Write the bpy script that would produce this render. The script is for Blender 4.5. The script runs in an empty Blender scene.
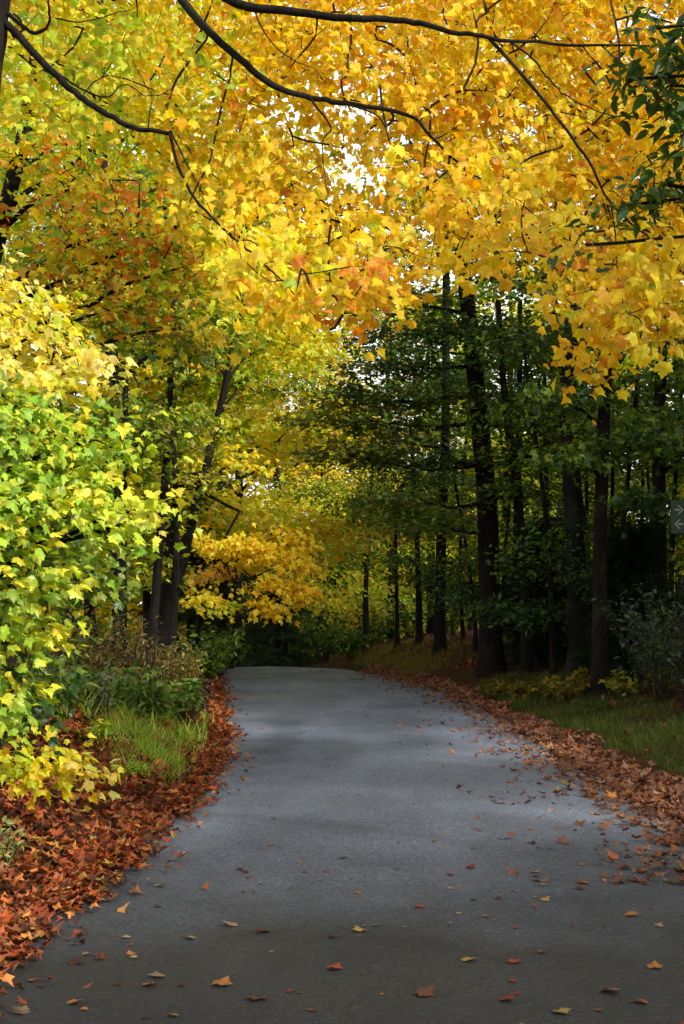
import bpy, math, random
import numpy as np
from mathutils import Vector

R = math.radians
sc = bpy.context.scene
COL = sc.collection
CAMZ, F, HOR = 1.7, 1422.0, 600.0
PITCH = math.atan((HOR - 512.0) / F)
CA, SA = math.cos(PITCH), math.sin(PITCH)


def P(px, py, d):
    """world point that lies at depth d (metres along the road) on the sight line of a photo position"""
    x = (px - 342.0) / F
    v = (512.0 - py) / F
    k = d / (CA - v * SA)
    return np.array([x * k, d, CAMZ + (SA + v * CA) * k])


# ------------------------------------------------------------------ terrain
LY = np.array([-12, 3, 5, 6.8, 8.6, 11, 14.2, 17.9, 24.2, 34.5, 45, 60, 80], float)
LX = np.array([-2.1, -1.95, -1.8, -1.64, -1.48, -1.34, -1.28, -1.5, -2.11, -3.15, -5.2, -9.5, -17], float)
RY = np.array([-12, 5, 10.5, 12.4, 15.1, 21, 26.9, 30.2, 35, 45, 60, 80], float)
RX = np.array([2.75, 2.65, 2.55, 2.45, 2.36, 2.30, 1.85, 1.25, 0.2, -1.6, -5.7, -13], float)
_yy = np.linspace(-12, 80, 1841)
_k = np.ones(41) / 41.0


def _smooth(y, x):
    v = np.interp(_yy, y, x)
    return np.convolve(np.pad(v, 20, mode='edge'), _k, mode='valid')


_LE, _RE = _smooth(LY, LX), _smooth(RY, RX)


def wob(y, s):
    return 0.05 * np.sin(y * 2.1 + s) + 0.035 * np.sin(y * 5.3 + 2 * s) + 0.02 * np.sin(y * 11.7 + s * 3)


def left_edge(y):
    return np.interp(y, _yy, _LE) + wob(np.asarray(y, float), 1.3)


def right_edge(y):
    return np.interp(y, _yy, _RE) + wob(np.asarray(y, float), 4.1)


def base_z(y):
    y = np.asarray(y, float)
    t = np.clip(y - 33.0, 0, None)
    q = np.where(t < 12, 0.005 * t * t, 0.72 + 0.12 * (t - 12))
    return -np.minimum(q, 3.2)


def ground_z(x, y):
    x = np.asarray(x, float); y = np.asarray(y, float)
    l, r = left_edge(y), right_edge(y)
    dl, dr = l - x, x - r
    n = 0.05 * np.sin(x * 1.7 + y * 0.9) + 0.04 * np.sin(x * 3.1 - y * 2.3 + 1) + 0.03 * np.sin(x * 0.7 + y * 3.7)
    hl = 0.95 * (1 - np.exp(-np.clip(dl, 0, None) / 2.0))
    hl = hl * np.clip((y - 3) / 9, 0.55, 1.0)
    far = np.clip((y - 22) / 9, 0, 1)
    d = np.clip(dr, 0, None)
    hr_near = 0.05 * d + 1.0 / (1 + np.exp(-(d - 3.2) / 0.9)) - 1 / (1 + math.exp(3.2 / 0.9))
    hr_far = 0.95 * (1 - np.exp(-d / 1.3))
    hr = hr_near * (1 - far) + hr_far * far
    out = np.clip(np.maximum(dl, dr) / 0.8, 0, 1)
    under = np.clip(np.minimum(-dl, -dr) / 0.12, 0, 1)
    return base_z(y) + np.where(dl > 0, hl, np.where(dr > 0, hr, 0)) + n * out - 0.05 * under


def gz(x, y):
    return float(ground_z(np.array([x]), np.array([y]))[0])


# ------------------------------------------------------------------ mesh helpers
def new_mesh(name, V, polys, mats, parent=None, colors=None, midx=None, smooth=False):
    """polys: list of (M,k) int arrays (all faces of an array have k corners)"""
    me = bpy.data.meshes.new(name)
    V = np.asarray(V, np.float32)
    me.vertices.add(len(V))
    me.vertices.foreach_set('co', V.ravel())
    li = np.concatenate([p.ravel() for p in polys]).astype(np.int32)
    ct = np.concatenate([np.full(len(p), p.shape[1]) for p in polys]).astype(np.int32)
    me.loops.add(len(li))
    me.loops.foreach_set('vertex_index', li)
    me.polygons.add(len(ct))
    me.polygons.foreach_set('loop_start', np.concatenate([[0], np.cumsum(ct)[:-1]]).astype(np.int32))
    me.polygons.foreach_set('loop_total', ct)
    for m in mats:
        me.materials.append(m)
    if midx is not None:
        me.polygons.foreach_set('material_index', midx.astype(np.int32))
    me.polygons.foreach_set('use_smooth', np.full(len(ct), smooth, bool))
    if colors is not None:
        a = me.color_attributes.new('Col', 'FLOAT_COLOR', 'POINT')
        c4 = np.ones((len(V), 4), np.float32); c4[:, :3] = colors
        a.data.foreach_set('color', c4.ravel())
    me.update(calc_edges=True)
    o = bpy.data.objects.new(name, me)
    COL.objects.link(o)
    if parent is not None:
        o.parent = parent
    return o


def tag(o, label=None, cat=None, group=None, kind=None):
    for k, v in (('label', label), ('category', cat), ('group', group), ('kind', kind)):
        if v:
            o[k] = v
    return o


def empty(name, loc, label, cat, group=None):
    o = bpy.data.objects.new(name, None)
    COL.objects.link(o)
    o.location = [float(v) for v in loc]
    o.empty_display_size = 0.3
    return tag(o, label, cat, group)


def unit(a):
    return a / np.maximum(np.linalg.norm(a, axis=-1, keepdims=True), 1e-9)


def tubes(chains, sides):
    """chains: list of (pts (n,3), radii (n,)) -> V, quads"""
    VV, QQ, off = [], [], 0
    ang = np.arange(sides) * 2 * math.pi / sides
    ca, sa = np.cos(ang), np.sin(ang)
    for pts, rad in chains:
        n = len(pts)
        t = np.gradient(pts, axis=0) if n > 2 else np.repeat((pts[-1:] - pts[:1]), n, 0)
        t = unit(t)
        m = t.mean(0)
        ref = np.array([1.0, 0.13, 0.07]) if abs(m[2]) > 0.7 * np.linalg.norm(m) else np.array([0.05, 0.1, 1.0])
        b = unit(np.cross(t, ref)); c = np.cross(b, t)
        ring = pts[:, None, :] + rad[:, None, None] * (ca[None, :, None] * b[:, None, :] + sa[None, :, None] * c[:, None, :])
        VV.append(ring.reshape(-1, 3))
        i = np.arange(n - 1)[:, None] * sides + np.arange(sides)[None, :]
        j = np.arange(n - 1)[:, None] * sides + (np.arange(sides)[None, :] + 1) % sides
        q = np.stack([i, j, j + sides, i + sides], -1).reshape(-1, 4) + off
        QQ.append(q)
        off += n * sides
    return np.concatenate(VV), np.concatenate(QQ)


def smooth_path(pts, rad, n):
    """Catmull-Rom through the given points"""
    pts = np.asarray(pts, float); rad = np.asarray(rad, float)
    if len(pts) < 3:
        t = np.linspace(0, 1, n)[:, None]
        return pts[0] + (pts[-1] - pts[0]) * t, rad[0] + (rad[-1] - rad[0]) * t[:, 0]
    A = np.vstack([2 * pts[0] - pts[1], pts, 2 * pts[-1] - pts[-2]])
    s = np.linspace(0, len(pts) - 1 - 1e-6, n)
    i = s.astype(int); u = (s - i)[:, None]
    p0, p1, p2, p3 = A[i], A[i + 1], A[i + 2], A[i + 3]
    out = 0.5 * (2 * p1 + (p2 - p0) * u + (2 * p0 - 5 * p1 + 4 * p2 - p3) * u ** 2 + (3 * p1 - p0 - 3 * p2 + p3) * u ** 3)
    return out, np.interp(s, np.arange(len(pts)), rad)


# ------------------------------------------------------------------ leaf templates: (verts, tris)
def fan(outline, centre, zf):
    pts = [centre] + outline
    V = np.array([(x, y, zf(x, y)) for x, y in pts])
    n = len(outline)
    T = np.array([(0, 1 + i, 1 + (i + 1) % n) for i in range(n)])
    return V, T


_half = [(0.14, -0.02), (0.38, -0.08), (0.36, 0.10), (0.54, 0.20), (0.47, 0.30), (0.64, 0.54), (0.45, 0.54), (0.38, 0.63),
         (0.24, 0.52), (0.26, 0.70), (0.14, 0.78)]
_maple = [(0, 0)] + _half + [(0, 1)] + [(-x, y) for x, y in reversed(_half)]
_halfl = [(0.36, -0.06), (0.38, 0.14), (0.62, 0.52), (0.25, 0.52)]
_maplel = [(0, 0)] + _halfl + [(0, 1)] + [(-x, y) for x, y in reversed(_halfl)]


def curl(a, b, c):
    return lambda x, y: a * abs(x) + b * y * y + c * x * y


MAPLE = [fan(_maple, (0, 0.3), curl(-0.45, -0.3, 0.2)), fan(_maple, (0, 0.3), curl(0.4, -0.5, -0.3)), fan(_maple, (0, 0.3), curl(-0.2, 0.2, 0.5)), fan(_maple, (0, 0.3), curl(-0.6, -0.5, -0.3))]
MAPLE_L = [fan(_maplel, (0, 0.3), curl(-0.25, -0.2, 0.1)), fan(_maplel, (0, 0.3), curl(0.22, -0.3, -0.2))]
LITTER = [fan(_maplel, (0, 0.3), curl(0.5, 0.4, 0.3)), fan(_maplel, (0, 0.3), curl(-0.4, 0.3, -0.6)), fan(_maplel, (0, 0.3), curl(0.3, -0.4, 0.6))]
_oval = [(0, 0), (0.16, 0.15), (0.24, 0.4), (0.19, 0.68), (0, 1), (-0.19, 0.68), (-0.24, 0.4), (-0.16, 0.15)]
OVAL = [fan(_oval, (0, 0.4), curl(0.3, -0.25, 0.0)), fan(_oval, (0, 0.4), curl(0.15, -0.4, 0.15))]
_rh = [(0, 0), (0.33, 0.45), (0, 1), (-0.33, 0.45)]
RHOMB = [(np.array([(x, y, 0.2 * abs(x)) for x, y in _rh]), np.array([(0, 1, 2), (0, 2, 3)]))]


def needle_spray():
    V, T = [], []
    for i in range(7):
        y = 0.05 + 0.13 * i
        w = 0.36 * (1 - 0.75 * i / 7.0)
        for s in (-1, 1):
            k = len(V)
            V += [(0, y - 0.03, 0), (0, y + 0.04, 0), (s * w, y + 0.14, -0.05 * w / 0.3)]
            T.append((k, k + 1, k + 2))
    k = len(V)
    V += [(-0.03, 0, 0), (0.03, 0, 0), (0, 1.0, -0.05)]
    T.append((k, k + 1, k + 2))
    return [(np.array(V), np.array(T))]


NEEDLE = needle_spray()
BLADE = [(np.array([(-0.022, 0, 0), (0.022, 0, 0), (-0.017, 0.5, 0.04), (0.017, 0.5, 0.04), (0, 1, 0.3)]), np.array([(0, 1, 3), (0, 3, 2), (2, 3, 4)])),
         (np.array([(-0.022, 0, 0), (0.022, 0, 0), (-0.017, 0.5, -0.1), (0.017, 0.5, -0.1), (0, 0.9, -0.45)]), np.array([(0, 1, 3), (0, 3, 2), (2, 3, 4)]))]
TEMPL = dict(maple=MAPLE, maple_low=MAPLE_L, oval=OVAL, rhomb=RHOMB, needle=NEEDLE, litter=LITTER, blade=BLADE)


def leaves(pos, nrm, tip, size, col, templ, rng):
    """instance leaf shapes -> V, T, C"""
    B = []
    nrm = unit(nrm)
    tip = unit(tip - (tip * nrm).sum(1, keepdims=True) * nrm)
    side = np.cross(tip, nrm)
    which = rng.integers(0, len(TEMPL[templ]), len(pos))
    VV, TT, CC, off = [], [], [], 0
    for w, (tv, tt) in enumerate(TEMPL[templ]):
        m = which == w
        n = int(m.sum())
        if n == 0:
            continue
        wide = rng.uniform(0.65, 1.12, (n, 1, 1))
        v = pos[m][:, None, :] + size[m][:, None, None] * (
            tv[None, :, 0:1] * wide * side[m][:, None, :] + tv[None, :, 1:2] * tip[m][:, None, :] + tv[None, :, 2:3] * nrm[m][:, None, :])
        k = len(tv)
        t = tt[None] + (np.arange(n) * k)[:, None, None] + off
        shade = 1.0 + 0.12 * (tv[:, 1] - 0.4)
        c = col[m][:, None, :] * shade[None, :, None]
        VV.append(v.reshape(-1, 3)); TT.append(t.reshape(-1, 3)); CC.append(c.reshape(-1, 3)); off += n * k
    return np.concatenate(VV), np.concatenate(TT), np.clip(np.concatenate(CC), 0, 1)


# ------------------------------------------------------------------ materials
def mat(name):
    m = bpy.data.materials.new(name)
    m.use_nodes = True
    nt = m.node_tree
    nt.nodes.clear()
    return m, nt, nt.nodes, nt.links


def leaf_mat(name, trans=0.45, rough=0.45, spec=0.35, sat=1.15):
    m, nt, N, L = mat(name)
    out = N.new('ShaderNodeOutputMaterial')
    att = N.new('ShaderNodeAttribute'); att.attribute_name = 'Col'
    tc = N.new('ShaderNodeNewGeometry')
    nz = N.new('ShaderNodeTexNoise'); nz.inputs['Scale'].default_value = 28.0; nz.inputs['Detail'].default_value = 3
    L.new(tc.outputs['Position'], nz.inputs['Vector'])
    mr = N.new('ShaderNodeMapRange'); mr.inputs[1].default_value = 0.3; mr.inputs[2].default_value = 0.7
    mr.inputs[3].default_value = 0.78; mr.inputs[4].default_value = 1.12
    L.new(nz.outputs['Fac'], mr.inputs[0])
    mul = N.new('ShaderNodeVectorMath'); mul.operation = 'SCALE'
    L.new(att.outputs['Color'], mul.inputs[0]); L.new(mr.outputs[0], mul.inputs['Scale'])
    p = N.new('ShaderNodeBsdfPrincipled')
    p.inputs['Roughness'].default_value = rough
    p.inputs['Specular IOR Level'].default_value = spec
    L.new(mul.outputs[0], p.inputs['Base Color'])
    hs = N.new('ShaderNodeHueSaturation'); hs.inputs['Saturation'].default_value = sat; hs.inputs['Value'].default_value = 1.1
    L.new(mul.outputs[0], hs.inputs['Color'])
    tr = N.new('ShaderNodeBsdfTranslucent')
    L.new(hs.outputs[0], tr.inputs['Color'])
    mx = N.new('ShaderNodeMixShader'); mx.inputs[0].default_value = trans
    L.new(p.outputs[0], mx.inputs[1]); L.new(tr.outputs[0], mx.inputs[2]); L.new(mx.outputs[0], out.inputs[0])
    return m


def bark_mat(name, c1, c2, scale=1.0, moss=0.0):
    m, nt, N, L = mat(name)
    out = N.new('ShaderNodeOutputMaterial')
    g = N.new('ShaderNodeNewGeometry')
    mp = N.new('ShaderNodeMapping'); mp.inputs['Scale'].default_value = (14 * scale, 14 * scale, 2.4 * scale)
    L.new(g.outputs['Position'], mp.inputs['Vector'])
    n1 = N.new('ShaderNodeTexNoise'); n1.inputs['Scale'].default_value = 1.6; n1.inputs['Detail'].default_value = 8; n1.inputs['Distortion'].default_value = 0.8
    L.new(mp.outputs[0], n1.inputs['Vector'])
    n2 = N.new('ShaderNodeTexNoise'); n2.inputs['Scale'].default_value = 2.2; n2.inputs['Detail'].default_value = 4
    L.new(g.outputs['Position'], n2.inputs['Vector'])
    cr = N.new('ShaderNodeValToRGB')
    cr.color_ramp.elements[0].position = 0.35; cr.color_ramp.elements[0].color = (*c1, 1)
    cr.color_ramp.elements[1].position = 0.7; cr.color_ramp.elements[1].color = (*c2, 1)
    L.new(n1.outputs['Fac'], cr.inputs[0])
    mr = N.new('ShaderNodeMapRange'); mr.inputs[1].default_value = 0.55; mr.inputs[2].default_value = 0.7; mr.inputs[4].default_value = 0.25 + moss
    L.new(n2.outputs['Fac'], mr.inputs[0])
    mx = N.new('ShaderNodeMixRGB'); mx.inputs[2].default_value = (0.07, 0.085, 0.05, 1)
    L.new(mr.outputs[0], mx.inputs[0]); L.new(cr.outputs[0], mx.inputs[1])
    p = N.new('ShaderNodeBsdfPrincipled'); p.inputs['Roughness'].default_value = 0.9; p.inputs['Specular IOR Level'].default_value = 0.15
    L.new(mx.outputs[0], p.inputs['Base Color'])
    bp = N.new('ShaderNodeBump'); bp.inputs['Strength'].default_value = 0.8; bp.inputs['Distance'].default_value = 0.03
    L.new(n1.outputs['Fac'], bp.inputs['Height']); L.new(bp.outputs[0], p.inputs['Normal'])
    L.new(p.outputs[0], out.inputs[0])
    return m


M_LEAF = leaf_mat('autumn_leaf', trans=0.52, spec=0.2, sat=1.12)
M_GREEN = leaf_mat('green_leaf', trans=0.35, rough=0.4, spec=0.4, sat=1.1)
M_NEEDLE = leaf_mat('needle', trans=0.4, rough=0.6, spec=0.2, sat=1.0)
M_DRY = leaf_mat('dry_leaf', trans=0.15, rough=0.55, spec=0.3, sat=1.05)
M_GRASS = leaf_mat('grass_blade', trans=0.4, rough=0.5, spec=0.3)
M_BARK = bark_mat('maple_bark', (0.005, 0.0042, 0.0035), (0.016, 0.013, 0.010))
M_BARK_RED = bark_mat('hemlock_bark', (0.006, 0.004, 0.003), (0.020, 0.012, 0.009))
M_TWIG = bark_mat('twig_bark', (0.02, 0.014, 0.011), (0.055, 0.04, 0.032), 2.0)

# ------------------------------------------------------------------ palettes (linear albedo)
GOLD = [(.93, .64, .03), (.93, .58, .025), (.93, .68, .04), (.91, .49, .02), (.93, .73, .06)]
ORANGE = [(.86, .38, .05), (.88, .44, .05), (.80, .30, .04), (.88, .50, .06)]
YELLOW = [(.92, .71, .03), (.92, .67, .03), (.88, .73, .05), (.92, .75, .08)]
PALE = [(.92, .81, .26), (.92, .78, .18), (.88, .80, .24), (.92, .73, .14)]
YGREEN = [(.64, .70, .05), (.74, .70, .05), (.52, .64, .04), (.82, .72, .06)]
LIME = [(.44, .60, .05), (.34, .52, .04), (.58, .66, .06), (.26, .44, .035)]
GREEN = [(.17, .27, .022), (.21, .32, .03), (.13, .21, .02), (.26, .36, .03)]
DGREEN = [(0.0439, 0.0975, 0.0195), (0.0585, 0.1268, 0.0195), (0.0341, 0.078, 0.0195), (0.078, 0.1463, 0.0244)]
RUST = [(.90, .36, .06), (.90, .44, .06), (.84, .26, .05), (.92, .52, .07)]
BRONZE = [(.35, .20, .03), (.45, .28, .04), (.28, .22, .03), (.30, .14, .03)]
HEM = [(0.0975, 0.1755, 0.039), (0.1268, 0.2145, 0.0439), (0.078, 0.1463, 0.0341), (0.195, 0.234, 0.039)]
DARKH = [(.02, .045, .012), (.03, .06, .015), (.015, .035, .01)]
OLIVE = [(.20, .20, .03), (.28, .25, .03), (.14, .17, .025)]


def pick(pals, n, rng, w=None):
    pal = np.array(sum([list(p) for p in pals], []))
    if w is not None:
        ww = np.concatenate([[wi / len(p)] * len(p) for wi, p in zip(w, pals)]); ww /= ww.sum()
    else:
        ww = None
    return pal[rng.choice(len(pal), n, p=ww)]


# ------------------------------------------------------------------ branching
def grow(trunk_nodes, targets, rng, rtip=0.003, sag=0.08, rmax=0.010):
    """hang every target on the nearest node already there; returns twig chains and each target's twig direction"""
    T = np.asarray(targets, float)
    base = np.asarray(trunk_nodes, float)
    d0 = np.min(np.linalg.norm(T[:, None, :] - base[None], axis=2), axis=1) if len(base) < 400 else \
        np.array([np.min(np.linalg.norm(base - t, axis=1)) for t in T])
    order = np.argsort(d0 + rng.normal(0, 0.1, len(T)))
    cap = len(base) + 4 * len(T)
    N = np.zeros((cap, 3)); N[:len(base)] = base
    par = np.full(cap, -1); n = len(base)
    Dr = np.zeros((cap, 3)); g_ = np.diff(base, axis=0, append=base[-1:] + (base[-1:] - base[-2:-1]))
    g_[np.linalg.norm(g_, axis=1) > 0.8] = 0.0
    Dr[:n] = unit(g_)
    dirs = np.zeros_like(T); segs = []
    for oi in order:
        t = T[oi]
        dd = np.linalg.norm(N[:n] - t, axis=1)
        i = int(np.argmin(dd + 0.25 * np.maximum(0, N[:n, 2] - t[2] - 0.3)))
        a = N[i]; L = dd[i] + 1e-6
        pd = Dr[i]
        perp = rng.normal(0, 0.08, 3) * L
        u = np.array([0.25, 0.5, 0.75, 1.0])[:, None]
        h1 = u - 2 * u * u + u ** 3
        c = float(pd @ (t - a)) / L
        pts = a + (t - a) * u + pd * (L * 0.9 * max(0.0, 0.45 + 0.55 * c)) * h1 + perp * (u * (1 - u) * 2) + np.array([0, 0, sag]) * L * (u * (1 - u) * 2)
        Dr[n:n + 4] = unit(np.diff(np.vstack([a, pts]), axis=0))
        N[n:n + 4] = pts
        par[n] = i; par[n + 1:n + 4] = np.arange(n, n + 3)
        segs.append((i, n))
        dirs[oi] = pts[3] - pts[1]
        n += 4
    cnt = np.zeros(n)
    cnt[[s + 3 for _, s in segs]] = 1
    for k in range(n - 1, len(base) - 1, -1):
        if par[k] >= 0:
            cnt[par[k]] += cnt[k]
    rad = np.minimum(rtip * np.maximum(cnt, 1) ** 0.5, rmax)
    chains = []
    for i, s in segs:
        pts = np.vstack([N[i], N[s:s + 4]])
        r = np.concatenate([[rad[s]], rad[s:s + 4]]); r[-1] *= 0.5
        chains.append((pts, r))
    return chains, dirs


def spray_leaves(T, dirs, rng, per, length, width, droop, size, cols, updown=0.45, out=0.3, flat=0.05, face=(0, 0, 0), mixc=0.3, tipj=0.25, pull=(0, 0, 0)):
    """leaves along the last stretch of every twig"""
    n = len(T)
    d = unit(dirs * np.array([1, 1, 0.5]) + rng.normal(0, 0.15, (n, 3)))
    d = np.repeat(d, per, 0)
    t = np.repeat(T, per, 0)
    along = rng.uniform(-0.75, 0.35, (n * per, 1)) * length
    lat = unit(np.cross(d, np.array([0, 0, 1.0]) + rng.normal(0, 0.12, d.shape)))
    s = rng.uniform(-1, 1, (n * per, 1))
    pos = t + d * along + lat * s * width + rng.normal(0, 1, d.shape) * np.array([flat, flat, flat])
    pos[:, 2] -= (s[:, 0] ** 2) * width * 0.3 * droop
    nrm = np.array([0, 0, 1.0]) + np.asarray(face, float) + rng.normal(0, updown, d.shape) + d * out
    tip = d * 0.7 + lat * np.sign(s) * 0.7 + np.array([0, 0, -droop]) + np.asarray(pull, float) + rng.normal(0, tipj, d.shape)
    sz = size * rng.uniform(0.5, 1.25, n * per)
    c = np.repeat(cols, per, 0)
    sw = rng.uniform(0, 1, n * per) < mixc
    c[sw] = cols[rng.integers(0, n, int(sw.sum()))]
    c = c * rng.uniform(0.75, 1.15, (n * per, 1)) * (1 + rng.normal(0, 0.05, c.shape))
    return pos, nrm, tip, sz, np.clip(c, 0.005, 0.92)


def crown_mesh(name, parent, chains, leafdata, templ, lmat, tmat, rng, sides=3, origin=(0, 0, 0)):
    V2, T2, C2 = leaves(*leafdata, templ, rng)
    polys = [T2]; VV = [V2]; CC = [C2]; mi = [np.zeros(len(T2))]
    if chains:
        V1, Q1 = tubes(chains, sides)
        polys.append(Q1 + len(V2)); VV.append(V1); CC.append(np.full((len(V1), 3), 0.04)); mi.append(np.ones(len(Q1)))
    V = np.concatenate(VV) - np.asarray(origin)
    return new_mesh(name, V, polys, [lmat, tmat], parent, np.concatenate(CC), np.concatenate(mi))


def trunk_mesh(parent, pts, rad, m, origin, rng, sides=14, name='trunk', flare=True):
    p, r = smooth_path(pts, rad, 26)
    if flare:
        h = p[:, 2] - p[0, 2]
        r = r * (1 + 0.55 * np.exp(-np.clip(h, 0, None) / 0.28))
    r = r * (1 + rng.normal(0, 0.025, len(r)))
    V, Q = tubes([(p, r)], sides)
    ph = rng.uniform(0, 6, 3)
    a = np.tile(np.arange(sides), len(p)) * 2 * math.pi / sides
    axis = np.repeat(p, sides, 0)
    k = 1 + 0.05 * np.sin(3 * a + ph[0] + axis[:, 2] * 0.6) + 0.04 * np.sin(5 * a + ph[1] - axis[:, 2] * 1.1)
    V = axis + (V - axis) * k[:, None]
    new_mesh(name, V - origin, [Q], [m], parent, smooth=True)
    return p, r


def bezier_limb(a, b, rise, rng, n=9):
    L = np.linalg.norm(b - a)
    u = np.linspace(0, 1, n)[:, None]
    w = rng.normal(0, 0.06, 3) * L
    return a + (b - a) * u + (np.array([0, 0, rise * L]) + w) * (u * (1 - u) * 2) + rng.normal(0, 0.012 * L, (n, 3)) * np.sin(u * math.pi)


def make_tree(name, label, cat, trunk, r0, r1, clumps, templ='maple_low', size=0.11, per=14, spray=(0.45, 0.24), droop=0.5,
              bark=None, lmat=None, seed=0, group=None, updown=0.5, rise=0.12, limb_k=0.4, attach=None, rtip=0.003, branches=True, drop=0.5, lmax=0.05, face=(0, 0, 0), slope=0.0, pull=(0, 0, 0)):
    """trunk: world points; clumps: (centre, (rx,ry,rz), sprays, palettes, weights)"""
    rng = np.random.default_rng(seed)
    trunk = [np.asarray(t, float) for t in trunk]
    o = trunk[0]
    root = empty(name, o, label, cat, group)
    tp, tr = trunk_mesh(root, trunk, np.linspace(r0, r1, len(trunk)), bark or M_BARK, o, rng)
    allch, Lp, Ln, Lt, Ls, Lc = [], [], [], [], [], []
    for cl in clumps:
        c, rr, ns, pals = cl[:4]
        w = cl[4] if len(cl) > 4 else None
        c = np.asarray(c, float); rr = np.asarray(rr, float)
        hd = np.linalg.norm(tp[:, :2] - c[:2], axis=1)
        i = int(np.argmin(np.abs(tp[:, 2] - (c[2] - drop * hd)) + (np.arange(len(tp)) < 5) * 2.0))
        limb = bezier_limb(tp[i], c, rise, rng)
        lr = np.linspace(min(tr[i] * limb_k, lmax), 0.010, len(limb))
        if branches and hd[i] > 0.5:
            V, Q = tubes([(limb, lr)], 7)
            new_mesh('branch', V - o, [Q], [bark or M_BARK], root, smooth=True)
        else:
            allch.append((limb, lr))
        v = unit(rng.normal(0, 1, (ns, 3))) * (rng.uniform(0, 1, (ns, 1)) ** 0.45)
        T = c + v * rr
        if slope:
            hdv = unit((c - tp[i])[:2])
            T[:, 2] -= slope * ((T - c)[:, :2] @ hdv)
        ch, dirs = grow(np.vstack([limb[2:], limb[-1:]]), T, rng, rtip=rtip)
        dirs = dirs + 0.25 * (T - c) / np.max(rr)
        allch += ch
        cols = pick(pals, ns, rng, w)
        a = spray_leaves(T, dirs, rng, per, spray[0], spray[1], droop, size, cols, updown=updown, face=face, pull=pull)
        for lst, x in zip((Lp, Ln, Lt, Ls, Lc), a):
            lst.append(x)
    data = [np.concatenate(x) for x in (Lp, Ln, Lt, Ls, Lc)]
    crown_mesh('crown', root, allch, data, templ, lmat or M_LEAF, M_TWIG, rng, origin=o)
    return root


def copy_tree(root, loc, rz, s, label, group):
    r = root.copy(); COL.objects.link(r)
    r.location = [float(v) for v in loc]; r.rotation_euler = (0, 0, rz); r.scale = (s, s, s)
    r['label'] = label; r['group'] = group
    for ch in list(root.children):
        c = ch.copy(); COL.objects.link(c); c.parent = r
    return r


# ================================================================== SETTING
def build_ground():
    xs = np.concatenate([-np.geomspace(400, 8.2, 26), np.linspace(-8, 8, 129), np.geomspace(8.2, 400, 26)])
    ys = np.concatenate([np.linspace(-40, 3, 20), np.linspace(3.3, 45, 230), np.geomspace(45.5, 700, 40)])
    X, Y = np.meshgrid(xs, ys)
    Z = ground_z(X, Y)
    V = np.stack([X, Y, Z], -1).reshape(-1, 3)
    nx, ny = len(xs), len(ys)
    i = (np.arange(ny - 1)[:, None] * nx + np.arange(nx - 1)[None]).ravel()
    Q = np.stack([i, i + 1, i + nx + 1, i + nx], -1)
    m, nt, N, L = mat('forest_floor')
    out = N.new('ShaderNodeOutputMaterial'); g = N.new('ShaderNodeNewGeometry')
    n1 = N.new('ShaderNodeTexNoise'); n1.inputs['Scale'].default_value = 9; n1.inputs['Detail'].default_value = 9
    n2 = N.new('ShaderNodeTexVoronoi'); n2.inputs['Scale'].default_value = 16
    n3 = N.new('ShaderNodeTexNoise'); n3.inputs['Scale'].default_value = 0.7; n3.inputs['Detail'].default_value = 4
    for n in (n1, n2, n3):
        L.new(g.outputs['Position'], n.inputs['Vector'])
    cr = N.new('ShaderNodeValToRGB')
    e = cr.color_ramp.elements
    e[0].position = 0.3; e[0].color = (0.012, 0.008, 0.005, 1); e[1].position = 0.75; e[1].color = (0.11, 0.045, 0.02, 1)
    L.new(n1.outputs['Fac'], cr.inputs[0])
    cr2 = N.new('ShaderNodeValToRGB')
    e = cr2.color_ramp.elements
    e[0].position = 0.0; e[0].color = (0.10, 0.03, 0.012, 1); e[1].position = 1.0; e[1].color = (0.05, 0.03, 0.014, 1)
    L.new(n2.outputs['Color'], cr2.inputs[0])
    mx = N.new('ShaderNodeMixRGB'); mx.inputs[0].default_value = 0.5
    L.new(cr.outputs[0], mx.inputs[1]); L.new(cr2.outputs[0], mx.inputs[2])
    mr = N.new('ShaderNodeMapRange'); mr.inputs[1].default_value = 0.5; mr.inputs[2].default_value = 0.62
    L.new(n3.outputs['Fac'], mr.inputs[0])
    mx2 = N.new('ShaderNodeMixRGB'); mx2.inputs[2].default_value = (0.03, 0.035, 0.012, 1)
    L.new(mr.outputs[0], mx2.inputs[0]); L.new(mx.outputs[0], mx2.inputs[1])
    p = N.new('ShaderNodeBsdfPrincipled'); p.inputs['Roughness'].default_value = 0.95; p.inputs['Specular IOR Level'].default_value = 0.1
    L.new(mx2.outputs[0], p.inputs['Base Color'])
    b = N.new('ShaderNodeBump'); b.inputs['Strength'].default_value = 1; b.inputs['Distance'].default_value = 0.06
    L.new(n1.outputs['Fac'], b.inputs['Height']); L.new(b.outputs[0], p.inputs['Normal'])
    L.new(p.outputs[0], out.inputs[0])
    tag(new_mesh('ground', V, [Q], [m], smooth=True), kind='structure')


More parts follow.
